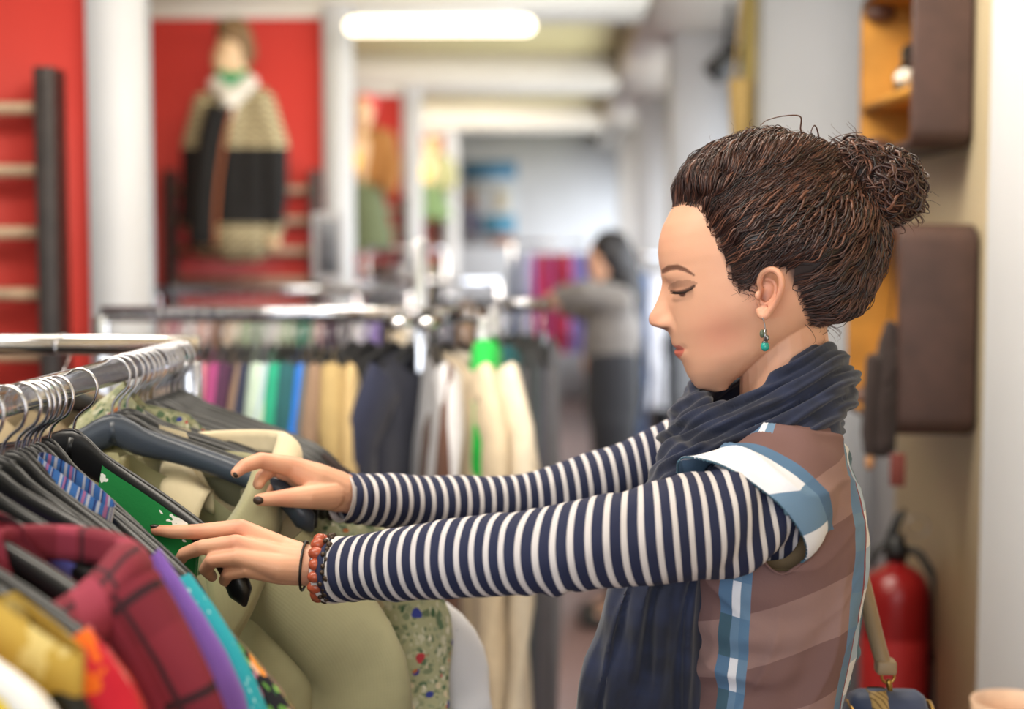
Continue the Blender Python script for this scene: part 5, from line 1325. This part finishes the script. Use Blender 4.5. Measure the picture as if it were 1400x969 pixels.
def wrist_ring(px0, py0, px1, py1, Y, k=1.0):
    a = pix(px0, py0, Y); b = pix(px1, py1, Y); c = (a + b) / 2; u = (a - b) / 2; rd = np.linalg.norm(u)
    w = np.array((0, 1.0, 0)); return c, u, w * rd * k
c, u, w = wrist_ring(418, 741, 414, 806, 1.422, 1.0)
t = thing('cord_bracelet', 'thin black cord bracelet on the shopper near wrist', 'bracelet', tuple(c))
MB().tube([u * math.cos(a) - w * math.sin(a) for a in np.arange(40) / 40 * 2 * PI], .0014, 8, closed=True).obj('cord', M_blk, t)
MB().ball(u * 1.0, (.003, .003, .002)).obj('knot', M_blk, t)
c, u, w = wrist_ring(437, 738, 436, 814, 1.418, .95)
t = thing('bead_bracelet', 'chunky red-brown wooden bead bracelet on the shopper near wrist', 'bracelet', tuple(c))
M_bead = solid('red_brown_bead', (168, 82, 58), .25, 0, .12, 120)
for k in range(15):
    a = 2 * PI * k / 15; p_ = u * math.cos(a) - w * math.sin(a); tn = -u * math.sin(a) - w * math.cos(a); tn /= np.linalg.norm(tn)
    rt = Vector(tn).to_track_quat('Z', 'Y').to_matrix(); MB().ball(p_, (.0066 + .0008 * (k % 3), .0066, .0062), 14, 10, rot=rt).obj('bead', M_bead, t)
MB().tube([u * math.cos(a) - w * math.sin(a) for a in np.arange(30) / 30 * 2 * PI], .001, 6, closed=True).obj('elastic', M_blk, t)
c, u, w = wrist_ring(452, 733, 446, 820, 1.416, 1.0)
t = thing('bead_bracelet', 'fine dark metal bead bracelet beside the striped cuff', 'bracelet', tuple(c))
for k in range(34):
    a = 2 * PI * k / 34; MB().ball(u * math.cos(a) - w * math.sin(a) + np.array((.003 * math.sin(k * 2.3), 0, 0)), (.0026 + .0008 * (k % 3 == 0),) * 3, 8, 6).obj('bead', solid('dark_bronze', (70, 56, 46), .4, .5), t)
MB().tube([u * math.cos(a) - w * math.sin(a) for a in np.arange(40) / 40 * 2 * PI], .001, 6, closed=True).obj('wire', M_blk, t)

# handbag on the far hip, its strap over the far shoulder
bp = pix(1212, 965, 1.62); t = thing('handbag', 'small navy handbag with gold zip band and tan strap', 'handbag', (bp[0], 1.62, bp[2] - .16))
def hl(px, py, Y=1.62): return pix(px, py, Y) - np.array((bp[0], 1.62, bp[2] - .16))
w0 = .048; g = []
for z, kx, ky in ((0, .6, .5), (.01, .95, .9), (.06, 1.04, 1.1), (.12, 1.0, 1.0), (.155, .96, .75), (.172, .86, .45), (.178, .7, .2)):
    g.append([(w0 * kx * np.sign(math.cos(a)) * abs(math.cos(a)) ** .5, .045 * ky * np.sign(math.sin(a)) * abs(math.sin(a)) ** .6, z) for a in np.arange(40) / 40 * 2 * PI])
g = np.array(g); m = MB().grid(g, cv=True); m.F.append(tuple(range(40))[::-1]); m.F.append(tuple(6 * 40 + j for j in range(40))); m.obj('bag_body', fabric('bag_navy', (52, 66, 100), .5), t)
MB().grid(g[:, :, :] * np.array((.30, 1.04, 1.0)) + np.array((-.012, 0, .0015)), cv=True).obj('zip_band', stripes('gold_zip_band', (176, 146, 92), [(.008, 0, .0025, (120, 92, 50), 'u')], rough=.5), t)
MB().tube([(.045 * math.cos(a) + .003, -.046 * abs(math.sin(a)) ** .6 if math.sin(a) > 0 else .046 * abs(math.sin(a)) ** .6, .165 - .02 * abs(math.sin(a))) for a in np.arange(40) / 40 * 2 * PI], .0025, 6, closed=True).obj('gold_piping', M_brass, t)
sp = np.array([hl(1212, 918), hl(1200, 880), hl(1178, 790), hl(1160, 720, 1.67), hl(1125, 640, 1.69), hl(1075, 598, 1.69)]); sp = smooth_path(sp, 40)
MB().tube(sp, .009, 8, up=(0, 1, 0), flat=1.0).obj('strap', solid('tan_leather_strap', (150, 128, 100), .5), t).scale = (1, 1, 1)
MB().tube([hl(1214, 925) + np.array((.007 * math.cos(a), 0, .007 * math.sin(a))) for a in np.arange(20) / 20 * 2 * PI], .0016, 6, closed=True).obj('gold_ring', M_brass, t)
MB().chain([(hl(1215, 932), .0035), (hl(1217, 944), .003)], 8).obj('clasp', M_brass, t)
MB().box(hl(1208, 908)[0] - .009, hl(1208, 908)[0] + .013, -.011, .011, hl(1208, 908)[2] - .010, hl(1208, 908)[2] + .006, .003).obj('strap_keeper', solid('tan_leather_strap', (150, 128, 100), .5), t).rotation_euler = (0, 0, 0)

# ------------------------------------------------------------------ second shopper down the aisle
Y2 = 6.2; B2 = pix(838, 340, Y2); B2 = np.array((B2[0], Y2, 0))
t = thing('person', 'woman with long black hair in grey turtleneck and black trousers down the aisle', 'person', tuple(B2))
def q2(px, py, dy=0.0): v = pix(px, py, Y2 + dy); return v - B2
def wear2(n, V, F, m): return link(n, mesh_from(n, V, F, V[:, [0, 2]]), m, t)
s2 = Y2 / FPX
m = MB().ball(q2(828, 355), (.075, .07, .105)).ball(q2(822, 368), (.055, .055, .07)).ball(q2(808, 362), (.012, .012, .02)).capsule(q2(834, 385), .05, q2(838, 410), .055)
m.chain([(q2(838, 405), .06), (q2(835, 450), .11), (q2(835, 500), .12)]).chain([(q2(848, 412, -.15), .045), (q2(800, 398, -.16), .036), (q2(765, 404, -.12), .03), (q2(752, 408, -.1), .022)]).chain([(q2(838, 412, .15), .045), (q2(800, 425, .16), .036), (q2(770, 418, .14), .03), (q2(755, 415, .12), .022)])
for s in (-1, 1): m.chain([((0, s * .085, .88), .08), ((.0, s * .09, .47), .052), ((.03, s * .09, .08), .034), ((-.08, s * .095, .03), .03)])
V, F = remesh(m, .006, 3); o = wear2('body', V, F, M_skin); cc = np.tile(np.array(lin((214, 168, 140))), (len(V), 1)); color_attr(o.data, cc)
m = MB().ball(q2(836, 345), (.088, .088, .10)).chain([(q2(842, 350), .085), (q2(852, 380), .075), (q2(862, 410), .065), (q2(866, 440), .04)]); V, F = remesh(m, .006, 4); V += normals(V, F) * (fbm(V, 60, 3) * .006)[:, None]; wear2('hair', V, F, solid('black_hair', (26, 22, 24), .5))
m = MB().capsule(q2(836, 392), .064, q2(838, 408), .07).chain([(q2(842, 412, -.12), .07), (q2(838, 450, -.05), .12), (q2(836, 478, -.03), .12)]).chain([(q2(842, 412, .12), .07), (q2(838, 450, .05), .12), (q2(836, 478, .03), .12)]).chain([(q2(848, 412, -.15), .06), (q2(800, 398, -.16), .05), (q2(768, 403, -.12), .042)]).chain([(q2(838, 412, .15), .06), (q2(800, 425, .16), .05), (q2(772, 418, .14), .042)])
V, F = remesh(m, .007, 5); V += normals(V, F) * (fbm(V, 40, 5) * .004)[:, None]; wear2('turtleneck', V, F, fabric('grey_turtleneck', (112, 106, 102)))
m = MB().chain([((-.0, -.05, 1.12), .115), ((0, -.06, .92), .115)]).chain([((-.0, .05, 1.12), .115), ((0, .06, .92), .115)])
for s in (-1, 1): m.chain([((0, s * .085, .88), .1), ((0, s * .09, .47), .066), ((.03, s * .09, .1), .05)])
V, F = remesh(m, .008, 5); wear2('trousers', V, F, fabric('black_trousers', (24, 24, 30)))
for s in (-1, 1):
    m = MB().chain([((.03, s * .09, .06), .045), ((-.04, s * .093, .035), .038), ((-.11, s * .096, .03), .03)]); V, F = remesh(m, .006, 3); V[:, 2] = np.maximum(V[:, 2], 0); wear2('shoe', V, F, M_blk)
